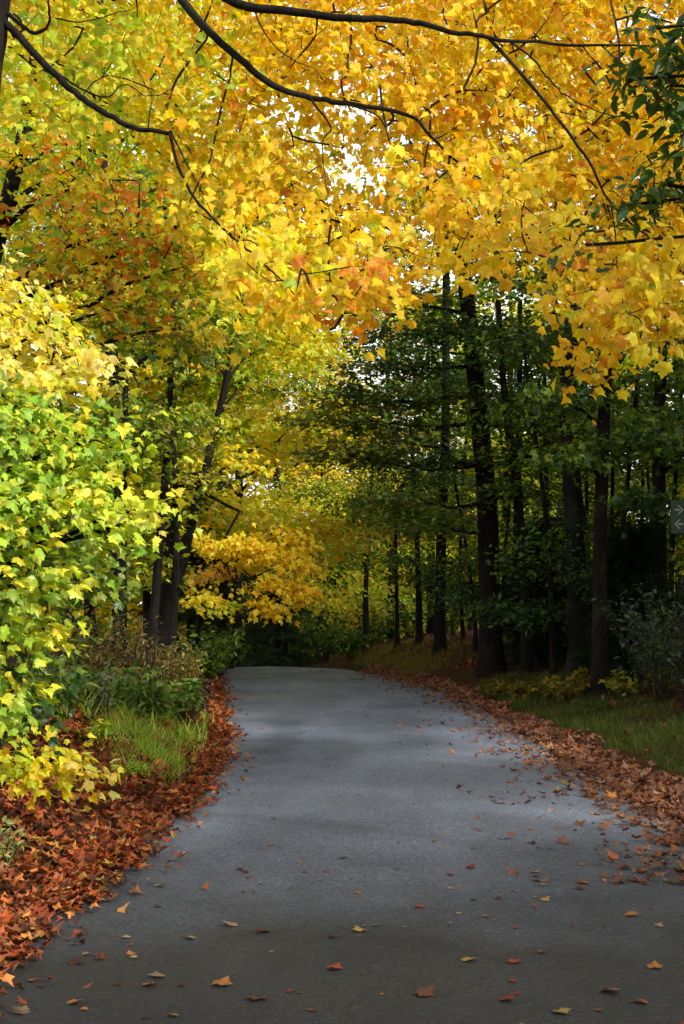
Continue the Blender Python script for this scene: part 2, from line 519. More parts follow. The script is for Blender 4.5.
def build_road():
    ys = np.concatenate([np.linspace(-12, 3, 30), np.linspace(3.1, 48, 450), np.linspace(48.5, 80, 40)])
    nc = 25
    u = np.linspace(0, 1, nc)
    l, r = left_edge(ys), right_edge(ys)
    # ragged pavement edge
    rng = np.random.default_rng(5)
    l = l + rng.normal(0, 0.012, len(ys)); r = r + rng.normal(0, 0.012, len(ys))
    X = l[:, None] * (1 - u) + r[:, None] * u
    Y = np.repeat(ys[:, None], nc, 1)
    Z = base_z(Y) + 0.004 + 0.045 * (4 * u * (1 - u))[None, :] + 0.008 * np.sin(X * 2.3 + Y * 0.8) + 0.006 * np.sin(X * 1.1 - Y * 1.7)
    V = np.stack([X, Y, Z], -1).reshape(-1, 3)
    i = (np.arange(len(ys) - 1)[:, None] * nc + np.arange(nc - 1)[None]).ravel()
    Q = np.stack([i, i + 1, i + nc + 1, i + nc], -1)
    m, nt, N, L = mat('worn_asphalt')
    out = N.new('ShaderNodeOutputMaterial'); g = N.new('ShaderNodeNewGeometry')

    def noise(s, d=4, dist=0.0, vec=None):
        n = N.new('ShaderNodeTexNoise'); n.inputs['Scale'].default_value = s; n.inputs['Detail'].default_value = d; n.inputs['Distortion'].default_value = dist
        L.new(vec or g.outputs['Position'], n.inputs['Vector'])
        return n.outputs['Fac']

    def ramp(fac, a, b, lo, hi):
        n = N.new('ShaderNodeMapRange'); n.inputs[1].default_value = a; n.inputs[2].default_value = b; n.inputs[3].default_value = lo; n.inputs[4].default_value = hi
        L.new(fac, n.inputs[0]); return n.outputs[0]

    def math_(op, a, b):
        n = N.new('ShaderNodeMath'); n.operation = op
        for k, v in ((0, a), (1, b)):
            if isinstance(v, (int, float)):
                n.inputs[k].default_value = v
            else:
                L.new(v, n.inputs[k])
        return n.outputs[0]
    vor = N.new('ShaderNodeTexVoronoi'); vor.inputs['Scale'].default_value = 75
    L.new(g.outputs['Position'], vor.inputs['Vector'])
    sep = N.new('ShaderNodeSeparateColor'); L.new(vor.outputs['Color'], sep.inputs[0])
    stone = ramp(sep.outputs[0], 0.0, 1.0, 0.65, 1.35)
    pale = ramp(sep.outputs[1], 0.95, 0.97, 1.0, 1.6)
    vor2 = N.new('ShaderNodeTexVoronoi'); vor2.inputs['Scale'].default_value = 22
    L.new(g.outputs['Position'], vor2.inputs['Vector'])
    sep2 = N.new('ShaderNodeSeparateColor'); L.new(vor2.outputs['Color'], sep2.inputs[0])
    chip = ramp(math_('ADD', sep2.outputs[0], math_('MULTIPLY', vor2.outputs['Distance'], -0.9)), 0.80, 0.86, 1.0, 1.4)
    big = ramp(noise(0.55, 5, 0.6), 0.35, 0.65, 0.88, 1.12)
    mp = N.new('ShaderNodeMapping'); mp.inputs['Scale'].default_value = (1.8, 0.35, 1)
    L.new(g.outputs['Position'], mp.inputs['Vector'])
    lane = ramp(noise(1.0, 6, 0.4, mp.outputs[0]), 0.35, 0.68, 0.86, 1.12)
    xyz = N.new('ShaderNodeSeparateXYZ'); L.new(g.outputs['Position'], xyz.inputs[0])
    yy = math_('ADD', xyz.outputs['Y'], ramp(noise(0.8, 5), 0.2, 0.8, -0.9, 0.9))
    shade_fade = ramp(yy, 6.8, 11.0, 0.0, 1.0)          # near stretch darker: foreground shade painted into the asphalt colour
    k = math_('MULTIPLY', math_('MULTIPLY', stone, pale), math_('MULTIPLY', big, lane))
    k = math_('MULTIPLY', k, chip)
    k = math_('MULTIPLY', k, math_('MINIMUM', ramp(yy, 8.6, 10.3, 1.0, 1.22), ramp(yy, 11.0, 14.5, 1.22, 1.0)))   # paler band across the road
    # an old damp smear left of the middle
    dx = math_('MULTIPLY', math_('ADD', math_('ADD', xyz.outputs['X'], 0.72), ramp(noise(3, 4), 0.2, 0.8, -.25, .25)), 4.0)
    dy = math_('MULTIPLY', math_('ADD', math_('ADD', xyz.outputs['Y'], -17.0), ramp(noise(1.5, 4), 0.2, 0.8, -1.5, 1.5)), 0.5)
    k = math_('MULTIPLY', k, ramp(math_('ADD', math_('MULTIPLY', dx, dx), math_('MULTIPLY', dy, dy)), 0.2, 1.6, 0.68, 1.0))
    # fine hairline cracks
    cv = N.new('ShaderNodeTexVoronoi'); cv.feature = 'DISTANCE_TO_EDGE'; cv.inputs['Scale'].default_value = 0.55
    wv = N.new('ShaderNodeVectorMath'); wv.operation = 'ADD'
    nw = N.new('ShaderNodeTexNoise'); nw.inputs['Scale'].default_value = 2.2; nw.inputs['Detail'].default_value = 6
    L.new(g.outputs['Position'], nw.inputs['Vector']); L.new(g.outputs['Position'], wv.inputs[0]); L.new(nw.outputs['Color'], wv.inputs[1]); L.new(wv.outputs[0], cv.inputs['Vector'])
    crack = ramp(cv.outputs['Distance'], 0.002, 0.007, 0.0, 1.0)
    keep_ = ramp(noise(0.45, 2), 0.50, 0.56, 1.0, 0.8)
    k = math_('MULTIPLY', k, math_('MAXIMUM', crack, keep_))
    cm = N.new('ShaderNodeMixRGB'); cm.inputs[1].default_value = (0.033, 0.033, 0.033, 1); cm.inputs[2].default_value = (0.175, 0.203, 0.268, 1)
    L.new(shade_fade, cm.inputs[0])
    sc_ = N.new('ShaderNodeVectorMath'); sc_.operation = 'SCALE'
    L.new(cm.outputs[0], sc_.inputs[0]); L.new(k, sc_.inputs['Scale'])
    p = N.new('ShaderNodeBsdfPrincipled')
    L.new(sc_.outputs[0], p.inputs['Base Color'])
    p.inputs['Specular IOR Level'].default_value = 0.35
    L.new(ramp(noise(0.7, 4), 0.35, 0.65, 0.55, 0.8), p.inputs['Roughness'])
    hgt = math_('ADD', math_('MULTIPLY', stone, 0.25), noise(140, 3))
    b = N.new('ShaderNodeBump'); b.inputs['Strength'].default_value = 0.65; b.inputs['Distance'].default_value = 0.012
    L.new(hgt, b.inputs['Height']); L.new(b.outputs[0], p.inputs['Normal'])
    L.new(p.outputs[0], out.inputs[0])
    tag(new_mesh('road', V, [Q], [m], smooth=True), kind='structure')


build_ground()
build_road()


# ================================================================== LEAF LITTER AND GRASS (stuff)
def flat_leaves(name, x, y, z, size, cols, rng, tilt=0.32, kind_mat=None, templ='litter'):
    n = len(x)
    pos = np.stack([x, y, z], -1)
    tl = np.where((x > left_edge(y) - .05) & (x < right_edge(y) + .05), .12, tilt)[:, None]
    nrm = np.array([0, 0, 1.0]) + rng.normal(0, 1, (n, 3)) * tl
    tip = rng.normal(0, 1, (n, 3)) * np.array([1, 1, 0.15])
    V, T, C = leaves(pos, nrm, tip, size, cols, templ, rng)
    return new_mesh(name, V, [T], [kind_mat or M_DRY], None, C)


LITY = [(.50, .30, .05), (.55, .24, .05), (.45, .33, .07)]
LIT = [(.40, .09, .03), (.48, .13, .035), (.34, .07, .03), (.55, .20, .05), (.20, .07, .03), (.34, .12, .05), (.48, .22, .06), (.14, .04, .02), (.42, .09, .02)]
LITR = [(0.312, 0.1248, 0.0702), (0.3588, 0.156, 0.0858), (0.234, 0.0936, 0.0546), (0.39, 0.1716, 0.078), (0.1716, 0.0702, 0.0468), (0.3744, 0.2184, 0.1482), (0.4056, 0.1404, 0.0546)]


def build_litter():
    rng = np.random.default_rng(11)
    # left verge
    n = 60000
    y = 4.0 + 29 * rng.uniform(0, 1, n) ** 1.5
    d = np.where(rng.uniform(0, 1, n) < 0.25, rng.exponential(0.075, n) * -1 + 0.12, rng.uniform(0, 1, n) ** 0.9 * np.where(y < 14, 3.4, 1.5))
    x = left_edge(y) - d
    z = np.where(d < 0, base_z(y) + 0.02, ground_z(x, y) + 0.02) + rng.uniform(0, 0.055, n)
    c = pick([LIT, LITY], n, rng, [0.95, 0.05]) * np.where(rng.uniform(0, 1, (n, 1)) < .25, .35, rng.uniform(0.7, 1.5, (n, 1)))
    tag(flat_leaves('leaf_litter', x, y, z, rng.uniform(0.04, 0.085, n), np.clip(c, 0, .9), rng), 'red brown carpet of fallen maple leaves along the left verge', 'leaf litter', kind='stuff')
    # right verge
    n = 8000
    y = 8.5 + 25 * rng.uniform(0, 1, n) ** 1.7
    w = np.interp(y, [8, 11, 15, 20, 30], [1.1, 0.92, 0.55, 0.34, 0.25])
    u = rng.uniform(0, 1, n)
    d = np.where(u < 0.3, 0.1 - rng.exponential(0.3, n), rng.beta(1.0, 2.0, n) * w * 1.25)
    d = np.where(u > 0.97, rng.uniform(0, 4, n), d)
    x = right_edge(y) + d
    z = np.where(d < 0, base_z(y) + 0.02, ground_z(x, y) + 0.015) + rng.uniform(0, 0.035, n)
    c = pick([LITR, LITY], n, rng, [0.97, 0.03]) * rng.uniform(0.6, 1.2, (n, 1))
    tag(flat_leaves('leaf_litter', x, y, z, rng.uniform(0.045, 0.10, n), np.clip(c, 0, .9), rng), 'orange brown drift of fallen leaves along the right road edge', 'leaf litter', kind='stuff')
    # forest floor behind
    n = 7000
    y = 16 + 26 * rng.uniform(0, 1, n); x = right_edge(y) + 0.8 + 9 * rng.uniform(0, 1, n)
    c = pick([LIT, LITR], n, rng) * rng.uniform(0.15, 0.5, (n, 1))  # leaf colours scaled down: shade under the trees put into them
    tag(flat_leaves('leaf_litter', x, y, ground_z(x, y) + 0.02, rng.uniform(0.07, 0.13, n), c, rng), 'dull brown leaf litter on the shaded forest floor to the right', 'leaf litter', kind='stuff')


def grass(name, label, x, y, h, cols, rng, lean=0.35):
    n = len(x)
    pos = np.stack([x, y, ground_z(x, y) - 0.02], -1)
    tip = np.array([0, 0, 1.0]) + rng.normal(0, lean, (n, 3)) * np.array([1, 1, 0.2])
    nrm = rng.normal(0, 1, (n, 3)) * np.array([1, 1, 0.2])
    V, T, C = leaves(pos, nrm, tip, h, cols, 'blade', rng)
    tag(new_mesh(name, V, [T], [M_GRASS], None, C), label, 'grass', kind='stuff')


def build_grass():
    rng = np.random.default_rng(21)
    GR = [(.16, .28, .03), (.22, .34, .04), (.12, .22, .025), (.30, .38, .05), (.36, .38, .08)]
    # left tuft: dense mounds
    X, Y = [], []
    for cx, cy, rx, ry, k in ((-1.75, 13.3, .30, .9, 2600), (-2.1, 14.6, .45, 1.2, 2600), (-2.6, 15.6, .6, 1.3, 2200), (-2.0, 17.3, .35, 1.3, 1500), (-2.9, 18.5, .8, 2.2, 1500), (-1.72, 15.6, .22, .9, 900)):
        X.append(cx + rng.normal(0, rx * 0.6, k)); Y.append(cy + rng.normal(0, ry * 0.6, k))
    x, y = np.concatenate(X), np.concatenate(Y)
    ok = x < left_edge(y) - 0.12
    x, y = x[ok], y[ok]
    n = len(x)
    hh = np.clip(.6 + .5 * np.sin(x * 7.1 + 1) * np.sin(y * 5.3) + .3 * np.sin(x * 17 + y * 11), .25, 1.3)
    grass('grass', 'tall bright green grass on the left verge beyond the red leaves', x, y, rng.uniform(0.10, 0.34, n) * hh, np.clip(pick([GR], n, rng) * rng.uniform(1.2, 2.5, (n, 1)) * (.75 + .5 * np.sin(x * 5 + y * 3)[:, None] ** 2), 0, .8), rng, 0.55)
    # right strip
    n = 26000
    y = 11.5 + 14 * rng.uniform(0, 1, n) ** 1.2
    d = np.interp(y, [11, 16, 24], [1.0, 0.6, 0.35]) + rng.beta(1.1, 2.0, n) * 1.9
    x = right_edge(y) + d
    grass('grass', 'short shaded green grass strip behind the right leaf drift', x, y, rng.uniform(0.06, 0.2, n), pick([GR], n, rng) * rng.uniform(.25, .6, (n, 1)), rng, 0.5)  # blade colours scaled down: the woods' shade put into the green
    # yellowed low cover on the far right bank
    n = 6000
    y = 29.5 + 6.5 * rng.uniform(0, 1, n)
    x = right_edge(y) + 0.15 + rng.beta(1.2, 2.0, n) * 1.8
    YG = [(.24, .21, .03), (.30, .24, .04), (.16, .18, .03), (.24, .13, .03)]
    grass('ground_cover', 'yellowed mossy low growth on the far right bank at the road crest', x, y, rng.uniform(0.06, 0.22, n), pick([YG], n, rng), rng, 0.6)


build_litter()
build_grass()

# single leaves lying on the road
LEAFCOL = dict(brown=[(.13, .05, .025), (.07, .028, .017)], orange=[(.36, .14, .04), (.28, .10, .03)], yellow=[(.42, .28, .06), (.34, .22, .06)], tan=[(.30, .20, .11), (.22, .15, .09)], red=[(.28, .05, .025), (.2, .03, .02)])


def leaf_variants():
    out = {}
    rng = np.random.default_rng(31)
    for cname, cols in LEAFCOL.items():
        lst = []
        for k, c in enumerate(cols):
            for q in range(2):
                fn = (curl(0.22, 0.12, 0.18), curl(-0.18, 0.1, -0.2))[q]
                V, T = fan(_maple, (0, 0.3), fn)
                V = V - np.array([0, 0.4, 0]); V[:, 2] -= V[:, 2].min()
                # stalk
                i = len(V)
                V = np.vstack([V, [(-0.015, -0.4, 0.02), (0.015, -0.4, 0.02), (0.05, -0.85, 0.03)]])
                T = np.vstack([T, [(i, i + 1, i + 2)]])
                cc = np.array(c)[None] * rng.uniform(0.8, 1.2, (len(V), 1))
                o = new_mesh('fallen_leaf', V, [T], [M_DRY], None, np.clip(cc, 0, .9))
                lst.append(o.data)
                bpy.data.objects.remove(o)
        out[cname] = lst
    return out


LV = leaf_variants()


def road_top(x, y):
    u = (x - float(left_edge(y))) / (float(right_edge(y)) - float(left_edge(y)))
    return float(base_z(y)) + 0.004 + 0.045 * max(0, 4 * u * (1 - u)) + 0.008 * math.sin(x * 2.3 + y * 0.8) + 0.006 * math.sin(x * 1.1 - y * 1.7)


def fallen(x, y, s, cname, label, group, rnd):
    o = bpy.data.objects.new('fallen_leaf', rnd.choice(LV[cname])); COL.objects.link(o)
    o.location = (x, y, road_top(x, y) + 0.004)
    o.rotation_euler = (rnd.uniform(-.15, .15), rnd.uniform(-.15, .15), rnd.uniform(0, 6.28))
    s *= .74
    o.scale = (s * rnd.uniform(.75, 1), s, s)
    tag(o, label, 'leaf', group)


def build_fallen():
    rnd = random.Random(3)
    G = 'fallen leaves scattered on the road'
    named = [
        (222, 988, .13, 'orange', 'large curled orange leaf at the bottom edge left of centre'),
        (257, 1003, .12, 'brown', 'dark brown curled leaf just right of the large orange leaf'),
        (425, 999, .13, 'brown', 'broad dark maple leaf near the bottom, right of centre'),
        (335, 973, .11, 'red', 'small dark red leaf near the bottom centre of the road'),
        (150, 988, .10, 'orange', 'orange brown leaf near the bottom left of the road'),
        (157, 979, .10, 'tan', 'tan leaf beside an orange one near the bottom left'),
        (610, 998, .12, 'orange', 'orange leaf near the bottom right corner of the road'),
        (640, 1008, .10, 'orange', 'lowest orange leaf in the bottom right corner'),
        (507, 1006, .10, 'red', 'dark red leaf low on the right of the dark asphalt'),
        (562, 1018, .10, 'yellow', 'yellowish leaf at the very bottom right of the road'),
        (77, 962, .11, 'brown', 'dark brown leaf near the left edge below the red carpet'),
        (20, 1013, .10, 'tan', 'pale tan leaf in the bottom left corner of the asphalt'),
        (75, 1005, .09, 'orange', 'small orange leaf in the bottom left of the asphalt'),
        (240, 870, .08, 'red', 'small red leaf on the pale asphalt left of centre'),
        (245, 873, .06, 'brown', 'tiny dark leaf touching a small red one on the pale asphalt'),
        (160, 884, .10, 'yellow', 'yellow leaf just off the edge of the red leaf carpet'),
        (262, 933, .11, 'brown', 'near black leaf lying flat left of centre'),
        (190, 938, .10, 'tan', 'tan pale leaf left of the near black leaf'),
        (230, 925, .11, 'tan', 'pale curled leaf up left of the near black leaf'),
        (272, 848, .08, 'tan', 'whitish tan leaf on the pale stretch of asphalt'),
        (471, 871, .09, 'red', 'red brown leaf on the pale asphalt right of centre'),
        (535, 874, .09, 'yellow', 'yellow leaf right of the red brown leaf'),
        (535, 878, .08, 'brown', 'brown leaf tucked under the yellow leaf'),
        (580, 891, .09, 'red', 'dark red leaf between the yellow leaf and the road edge'),
        (632, 919, .11, 'orange', 'orange leaf at the right edge of the dark asphalt'),
        (660, 853, .11, 'red', 'red leaf cluster member at the tip of the right drift'),
        (400, 745, .07, 'tan', 'small tan leaf far up the middle of the road'),
        (494, 803, .08, 'yellow', 'bright yellow leaf alone on the grey road'),
        (343, 862, .08, 'tan', 'tan leaf in the middle of the pale stretch'),
        (420, 912, .08, 'red', 'small red leaf where the dark asphalt begins'),
        (360, 935, .10, 'yellow', 'dull yellow leaf in the centre of the dark asphalt'),
        (470, 967, .10, 'yellow', 'yellow brown leaf on the dark asphalt right of centre'),
        (515, 969, .09, 'red', 'dark red leaf beside the yellow brown leaf'),
        (655, 972, .10, 'orange', 'orange leaf close to the lower right frame edge'),
        (545, 905, .09, 'yellow', 'pale yellow leaf right of centre at the dark edge'),
    ]
    for px, py, s, c, lab in named:
        v = (512.0 - py) / F
        k = -(CAMZ - 0.03) / (SA + v * CA)
        fallen((px - 342) / F * k, (CA - v * SA) * k, s, c, lab, G, rnd)
    w = ['brown'] * 4 + ['orange'] * 3 + ['tan'] * 4 + ['red'] * 3 + ['yellow'] * 2
    words = dict(brown='dark brown', orange='orange', tan='pale tan', red='dark red', yellow='yellow')
    for i in range(200):
        y = rnd.uniform(5.2, 30) if i % 3 else rnd.uniform(5.2, 10)
        l, r = float(left_edge(y)), float(right_edge(y))
        x = l + (r - l) * rnd.uniform(0.04, 0.98)
        c = rnd.choice(w)
        zone = 'dark near stretch' if y < 9 else ('pale middle stretch' if y < 17 else 'far stretch')
        fallen(x, y, rnd.uniform(.03, .07), c, f'small {words[c]} leaf among others scattered on the {zone} of road', f'small {words[c]} leaves on the {zone}', rnd)


build_fallen()


# ================================================================== THE OVERHANGING MAPLE
def low_edge(px):
    return np.interp(px, [-150, 0, 100, 200, 250, 300, 340, 390, 410, 430, 470, 500, 540, 565, 600, 640, 690, 800],
                     [100, 130, 170, 245, 325, 350, 345, 355, 300, 280, 300, 285, 285, 350, 385, 385, 345, 330])


def build_overhead_maple():
    rng = np.random.default_rng(101)
    base = np.array([-3.15, 9.6, gz(-3.15, 9.6) - 0.05])
    root = empty('maple_tree', base, 'large golden maple leaning over the road, dark trunk cut off at the top left corner', 'tree')
    trunk = [base, P(-55, 350, 9.6), P(-27, 110, 9.5), P(-13, 0, 9.5), P(0, -130, 9.5), P(15, -240, 9.6), P(20, -420, 9.8)]
    tp, tr = trunk_mesh(root, trunk, [.23, .19, .175, .17, .15, .12, .06], M_BARK, base, rng)
    D = 9.3

    def L(pts, r0, r1, d0, d1, jit=0.0):
        pts = [P(a, b, d0 + (d1 - d0) * i / max(1, len(pts) - 1)) for i, (a, b) in enumerate(pts)]
        p, r = smooth_path(pts, np.linspace(r0, r1, len(pts)) * .8, max(8, 5 * len(pts)))
        p = p + rng.normal(0, 0.006, p.shape) * np.linspace(0, 1, len(p))[:, None]
        return p, r
    limbs = [
        [L([(-14, 10), (12, 29), (42, 62), (75, 92), (100, 110), (135, 128), (172, 133)], .036, .018, 9.5, 9.0),
         L([(170, 133), (178, 165), (196, 200), (230, 235), (262, 262), (300, 300), (330, 330)], .016, .003, 9.0, 8.6),
         L([(172, 134), (190, 170), (208, 205), (226, 245)], .008, .002, 9.0, 9.2),
         L([(-12, -5), (20, 24), (36, 33), (50, 22), (48, 0), (52, -40)], .022, .006, 9.5, 9.2),
         L([(50, 68), (80, 88), (106, 97), (125, 84), (148, 96), (175, 88), (205, 72)], .009, .002, 9.3, 9.5),
         L([(148, 131), (150, 110), (152, 98), (140, 75), (130, 50)], .008, .002, 9.05, 9.3),
         L([(55, 18), (80, 22), (110, 15), (135, 8)], .007, .003, 9.3, 9.5)],
        [L([(14, -230), (80, -150), (140, -60), (182, 0), (205, 27), (235, 55), (270, 83), (300, 95), (335, 102), (372, 107), (410, 115), (432, 137), (470, 172), (520, 205), (550, 225)], .05, .003, 9.6, 9.6),
         L([(310, 98), (331, 128), (322, 142), (326, 185), (331, 225)], .010, .002, 9.5, 9.3),
         L([(345, 103), (380, 118), (394, 150), (425, 178), (455, 200)], .009, .002, 9.5, 9.4),
         L([(464, 168), (472, 190), (490, 215), (515, 245), (530, 275)], .007, .002, 9.6, 9.4)],
        [L([(18, -300), (90, -200), (150, -70), (225, -2), (290, 11), (345, 18), (400, 20), (440, 29), (490, 38), (560, 44), (650, 47)], .055, .008, 9.6, 9.0),
         L([(488, 37), (518, 70), (555, 115), (588, 160), (611, 203), (645, 235), (690, 268), (715, 290)], .016, .004, 9.2, 8.3),
         L([(611, 204), (616, 240), (617, 270), (626, 300), (640, 340)], .007, .002, 8.8, 8.0),
         L([(508, 40), (532, 58), (548, 78), (568, 96), (600, 112), (650, 119)], .010, .003, 9.2, 8.9),
         L([(560, 112), (585, 118), (608, 132)], .005, .002, 9.0, 8.9),
         L([(602, 46), (630, 72), (662, 95), (700, 120)], .008, .002, 9.1, 8.8),
         L([(250, 2), (268, 38), (290, 58), (316, 70), (318, 84)], .007, .002, 9.5, 9.3),
         L([(530, 42), (548, 18), (560, -10)], .006, .002, 9.1, 9.0)],
        [L([(16, -260), (60, -330), (200, -420), (420, -430), (640, -330)], .05, .008, 9.7, 11.5)],
        [L([(18, -330), (40, -420), (120, -500), (300, -560)], .05, .008, 9.7, 7.0)],
    ]
    nodes = []
    for grp in limbs:
        V, Q = [], []
        off = 0
        for j, ch in enumerate(grp):
            v, q = tubes([ch], 8 if j == 0 else 6)
            V.append(v); Q.append(q + off); off += len(v)
            nodes.append(ch[0][2:])
        new_mesh('branch', np.concatenate(V) - base, [np.concatenate(Q)], [M_BARK], root, smooth=True)
    nodes = np.vstack(nodes)
    # sprays seen in the photograph
    n = 1120
    px = rng.uniform(-120, 780, n * 3); py = rng.uniform(-110, 400, n * 3)
    le = low_edge(px) + 16 * np.sin(px / 13.0) + 12 * np.sin(px / 5.3 + 2)
    keep = (py < le - 28) & ((px > 230) | (rng.uniform(0, 1, len(px)) < .92))
    # thinner near the bottom edge of the middle gap
    gap = .95 * np.exp(-(((px - 350) / 38) ** 2 + ((py - 180) / 40) ** 2)) + .8 * np.exp(-(((px - 402) / 30) ** 2 + ((py - 215) / 30) ** 2)) + .8 * np.exp(-(((px - 305) / 30) ** 2 + ((py - 130) / 30) ** 2)) + 0.6 * np.exp(-(((px - 650) / 40) ** 2 + ((py - 20) / 20) ** 2))
    keep &= rng.uniform(0, 1, len(px)) > gap
    px, py = px[keep][:n], py[keep][:n]
    dep = np.where((py > low_edge(px) - 120) & (px > 240), rng.uniform(7.8, 10.4, len(px)), rng.uniform(9.8, 12.4, len(px)))
    T = np.array([P(a, b, d) for a, b, d in zip(px, py, dep)])
    k2 = 420
    q1 = rng.uniform(-60, 740, 3 * k2); q2 = rng.uniform(-60, 300, 3 * k2)
    g2 = np.exp(-(((q1 - 350) / 30) ** 2 + ((q2 - 185) / 34) ** 2)) + np.exp(-(((q1 - 402) / 24) ** 2 + ((q2 - 215) / 24) ** 2))
    ok = (q2 < low_edge(q1) - 55) & (rng.uniform(0, 1, 3 * k2) > g2)
    q1, q2 = q1[ok][:k2], q2[ok][:k2]
    T = np.vstack([T, [P(a, b, d) for a, b, d in zip(q1, q2, rng.uniform(12.6, 15.5, len(q1)))]])
    px = np.concatenate([px, q1]); py = np.concatenate([py, q2])
    tcol = np.clip((px - 150 + rng.normal(0, 50, len(px))) / 130 + 0.15 * (py > 150), 0, 1)
    cg = pick([GOLD, YELLOW, ORANGE], len(px), rng, [.68, .26, .06]); cy = pick([YGREEN, YELLOW, LIME, GOLD], len(px), rng, [.55, .18, .17, .10])
    u = rng.uniform(0, 1, len(px))
    cols = np.where((u < tcol)[:, None], cg, cy)
    # high part of the crown, out of view, added to shade the near road
    m = 200
    T2 = np.stack([rng.uniform(-5, 1.2, m), rng.uniform(0.5, 5, m), rng.uniform(6.4, 9.0, m)], -1)
    # nothing of the high part may hang into the view below the limbs
    T = np.vstack([T, T2]); cols = np.vstack([cols, pick([GOLD, YELLOW], m, rng)])
    ch, dirs = grow(nodes, T, rng, rtip=0.0028, sag=0.10)
    dirs[:, 2] -= 0.12
    data = spray_leaves(T, dirs, rng, 20, 0.5, 0.26, 0.75, 0.079, cols, updown=0.55, face=(.35, -.75, -.25), mixc=.2)
    crown_mesh('crown', root, ch, data, 'maple', M_LEAF, M_TWIG, rng, origin=base)


build_overhead_maple()


# ================================================================== TREES
def base_at(px, d, sink=0.06):
    x = (px - 342) / F * d
    return np.array([x, d, gz(x, d) - sink])


def px_trunk(pts, d, x0=None):
    b = base_at(pts[0][0] if x0 is None else x0, d)
    return [b] + [P(a, c, d) for a, c in pts]


def CL(px, py, d, rx, ry, rz, n, pals, w=None):
    return (P(px, py, d), (rx, ry, rz), n, pals, w)


# ---- left foreground saplings -------------------------------------------------
make_tree('maple_sapling', 'young maple with drooping pale yellow leaves reaching in from the left', 'sapling',
          [base_at(-130, 8.6), P(-115, 450, 8.6), P(-70, 300, 8.5), P(-50, 200, 8.4)], .05, .02,
          [CL(-68, 290, 8.4, .55, .7, .045, 8, [PALE, YELLOW]), CL(-13, 300, 8.2, .55, .7, .045, 13, [PALE, YELLOW]), CL(37, 330, 8.1, .45, .6, .045, 11, [PALE, YELLOW, YGREEN]),
           CL(74, 355, 8.0, .30, .4, .045, 5, [PALE, ORANGE], [.85, .15]), CL(-23, 350, 7.9, .5, .6, .045, 11, [PALE, YGREEN]), CL(22, 375, 7.8, .40, .5, .045, 8, [PALE, YELLOW, YGREEN]),
           CL(57, 400, 7.8, .28, .4, .045, 4, [PALE, YGREEN])],
          'maple', .066, 24, (.40, .22), 0.8, face=(.22, -.25, -.1), slope=.6, pull=(.7, -.2, -.3), seed=201, updown=.36)
make_tree('maple_sapling', 'leafy young maple with lime green layered leaves filling the left edge', 'sapling',
          [base_at(-160, 7.6), P(-120, 600, 7.6), P(-70, 450, 7.5), P(-50, 330, 7.4)], .05, .02,
          [CL(136, 512, 7.1, .18, .2, .04, 5, [YGREEN, LIME]), CL(91, 440, 7.3, .25, .3, .05, 8, [LIME, YGREEN]), CL(-4, 440, 8.4, .5, .4, .2, 22, [GREEN, DGREEN]), CL(46, 480, 8.4, .4, .4, .2, 18, [GREEN, DGREEN]), CL(-4, 560, 8.2, .5, .4, .2, 22, [GREEN, DGREEN]), CL(56, 560, 8.2, .4, .4, .2, 17, [GREEN, DGREEN]),  # dark green back clumps added to stand for shade in the gaps
           CL(-50, 400, 7.5, .5, .6, .045, 11, [LIME, GREEN]), CL(0, 425, 7.4, .5, .7, .045, 15, [LIME, GREEN]), CL(55, 435, 7.5, .4, .5, .045, 10, [LIME, YGREEN, RUST], [.65, .30, .05]),
           CL(90, 465, 7.5, .24, .3, .045, 4, [LIME, YGREEN, RUST], [.5, .4, .1]), CL(-35, 470, 7.2, .5, .6, .045, 13, [LIME, GREEN]), CL(20, 490, 7.1, .45, .6, .045, 15, [LIME, LIME, YGREEN]),
           CL(75, 505, 7.1, .35, .4, .045, 8, [LIME, LIME, YGREEN]), CL(120, 525, 7.1, .22, .25, .045, 4, [LIME, YGREEN]), CL(-20, 545, 7.0, .5, .6, .045, 13, [LIME, GREEN]), CL(40, 560, 7.0, .36, .4, .045, 7, [LIME, YGREEN])],
          'maple', .062, 25, (.40, .22), 0.8, lmat=M_GREEN, face=(.22, -.25, -.1), slope=.6, pull=(.7, -.2, -.3), seed=202, updown=.36)
make_tree('maple_sapling', 'low green maple sapling with yellow drooping branch tips on the left bank', 'sapling',
          [base_at(-90, 7.4), P(-80, 700, 7.4), P(-50, 600, 7.3), P(-40, 550, 7.2)], .035, .015,
          [CL(-10, 630, 8.0, .4, .4, .2, 16, [GREEN, DGREEN]), CL(20, 690, 8.2, .3, .4, .2, 12, [GREEN, DGREEN]),  # dark green clumps added behind, shade between leaf tiers put into their colour
           CL(-48, 610, 7.1, .42, .5, .045, 12, [LIME, GREEN]), CL(-3, 622, 7.0, .30, .4, .045, 8, [LIME, LIME, YGREEN]), CL(32, 635, 7.2, .20, .3, .045, 4, [YGREEN]),
           CL(-68, 670, 7.2, .40, .5, .045, 8, [GREEN, LIME]), CL(-23, 675, 7.0, .26, .3, .045, 4, [LIME, YGREEN]), CL(4, 705, 7.0, .12, .2, .045, 4, [YGREEN, LIME]), CL(-53, 720, 7.4, .32, .4, .045, 6, [GREEN, LIME])],
          'maple', .062, 23, (.36, .19), 0.8, lmat=M_GREEN, face=(.22, -.25, -.1), slope=.6, pull=(.7, -.2, -.3), seed=203, updown=.36)
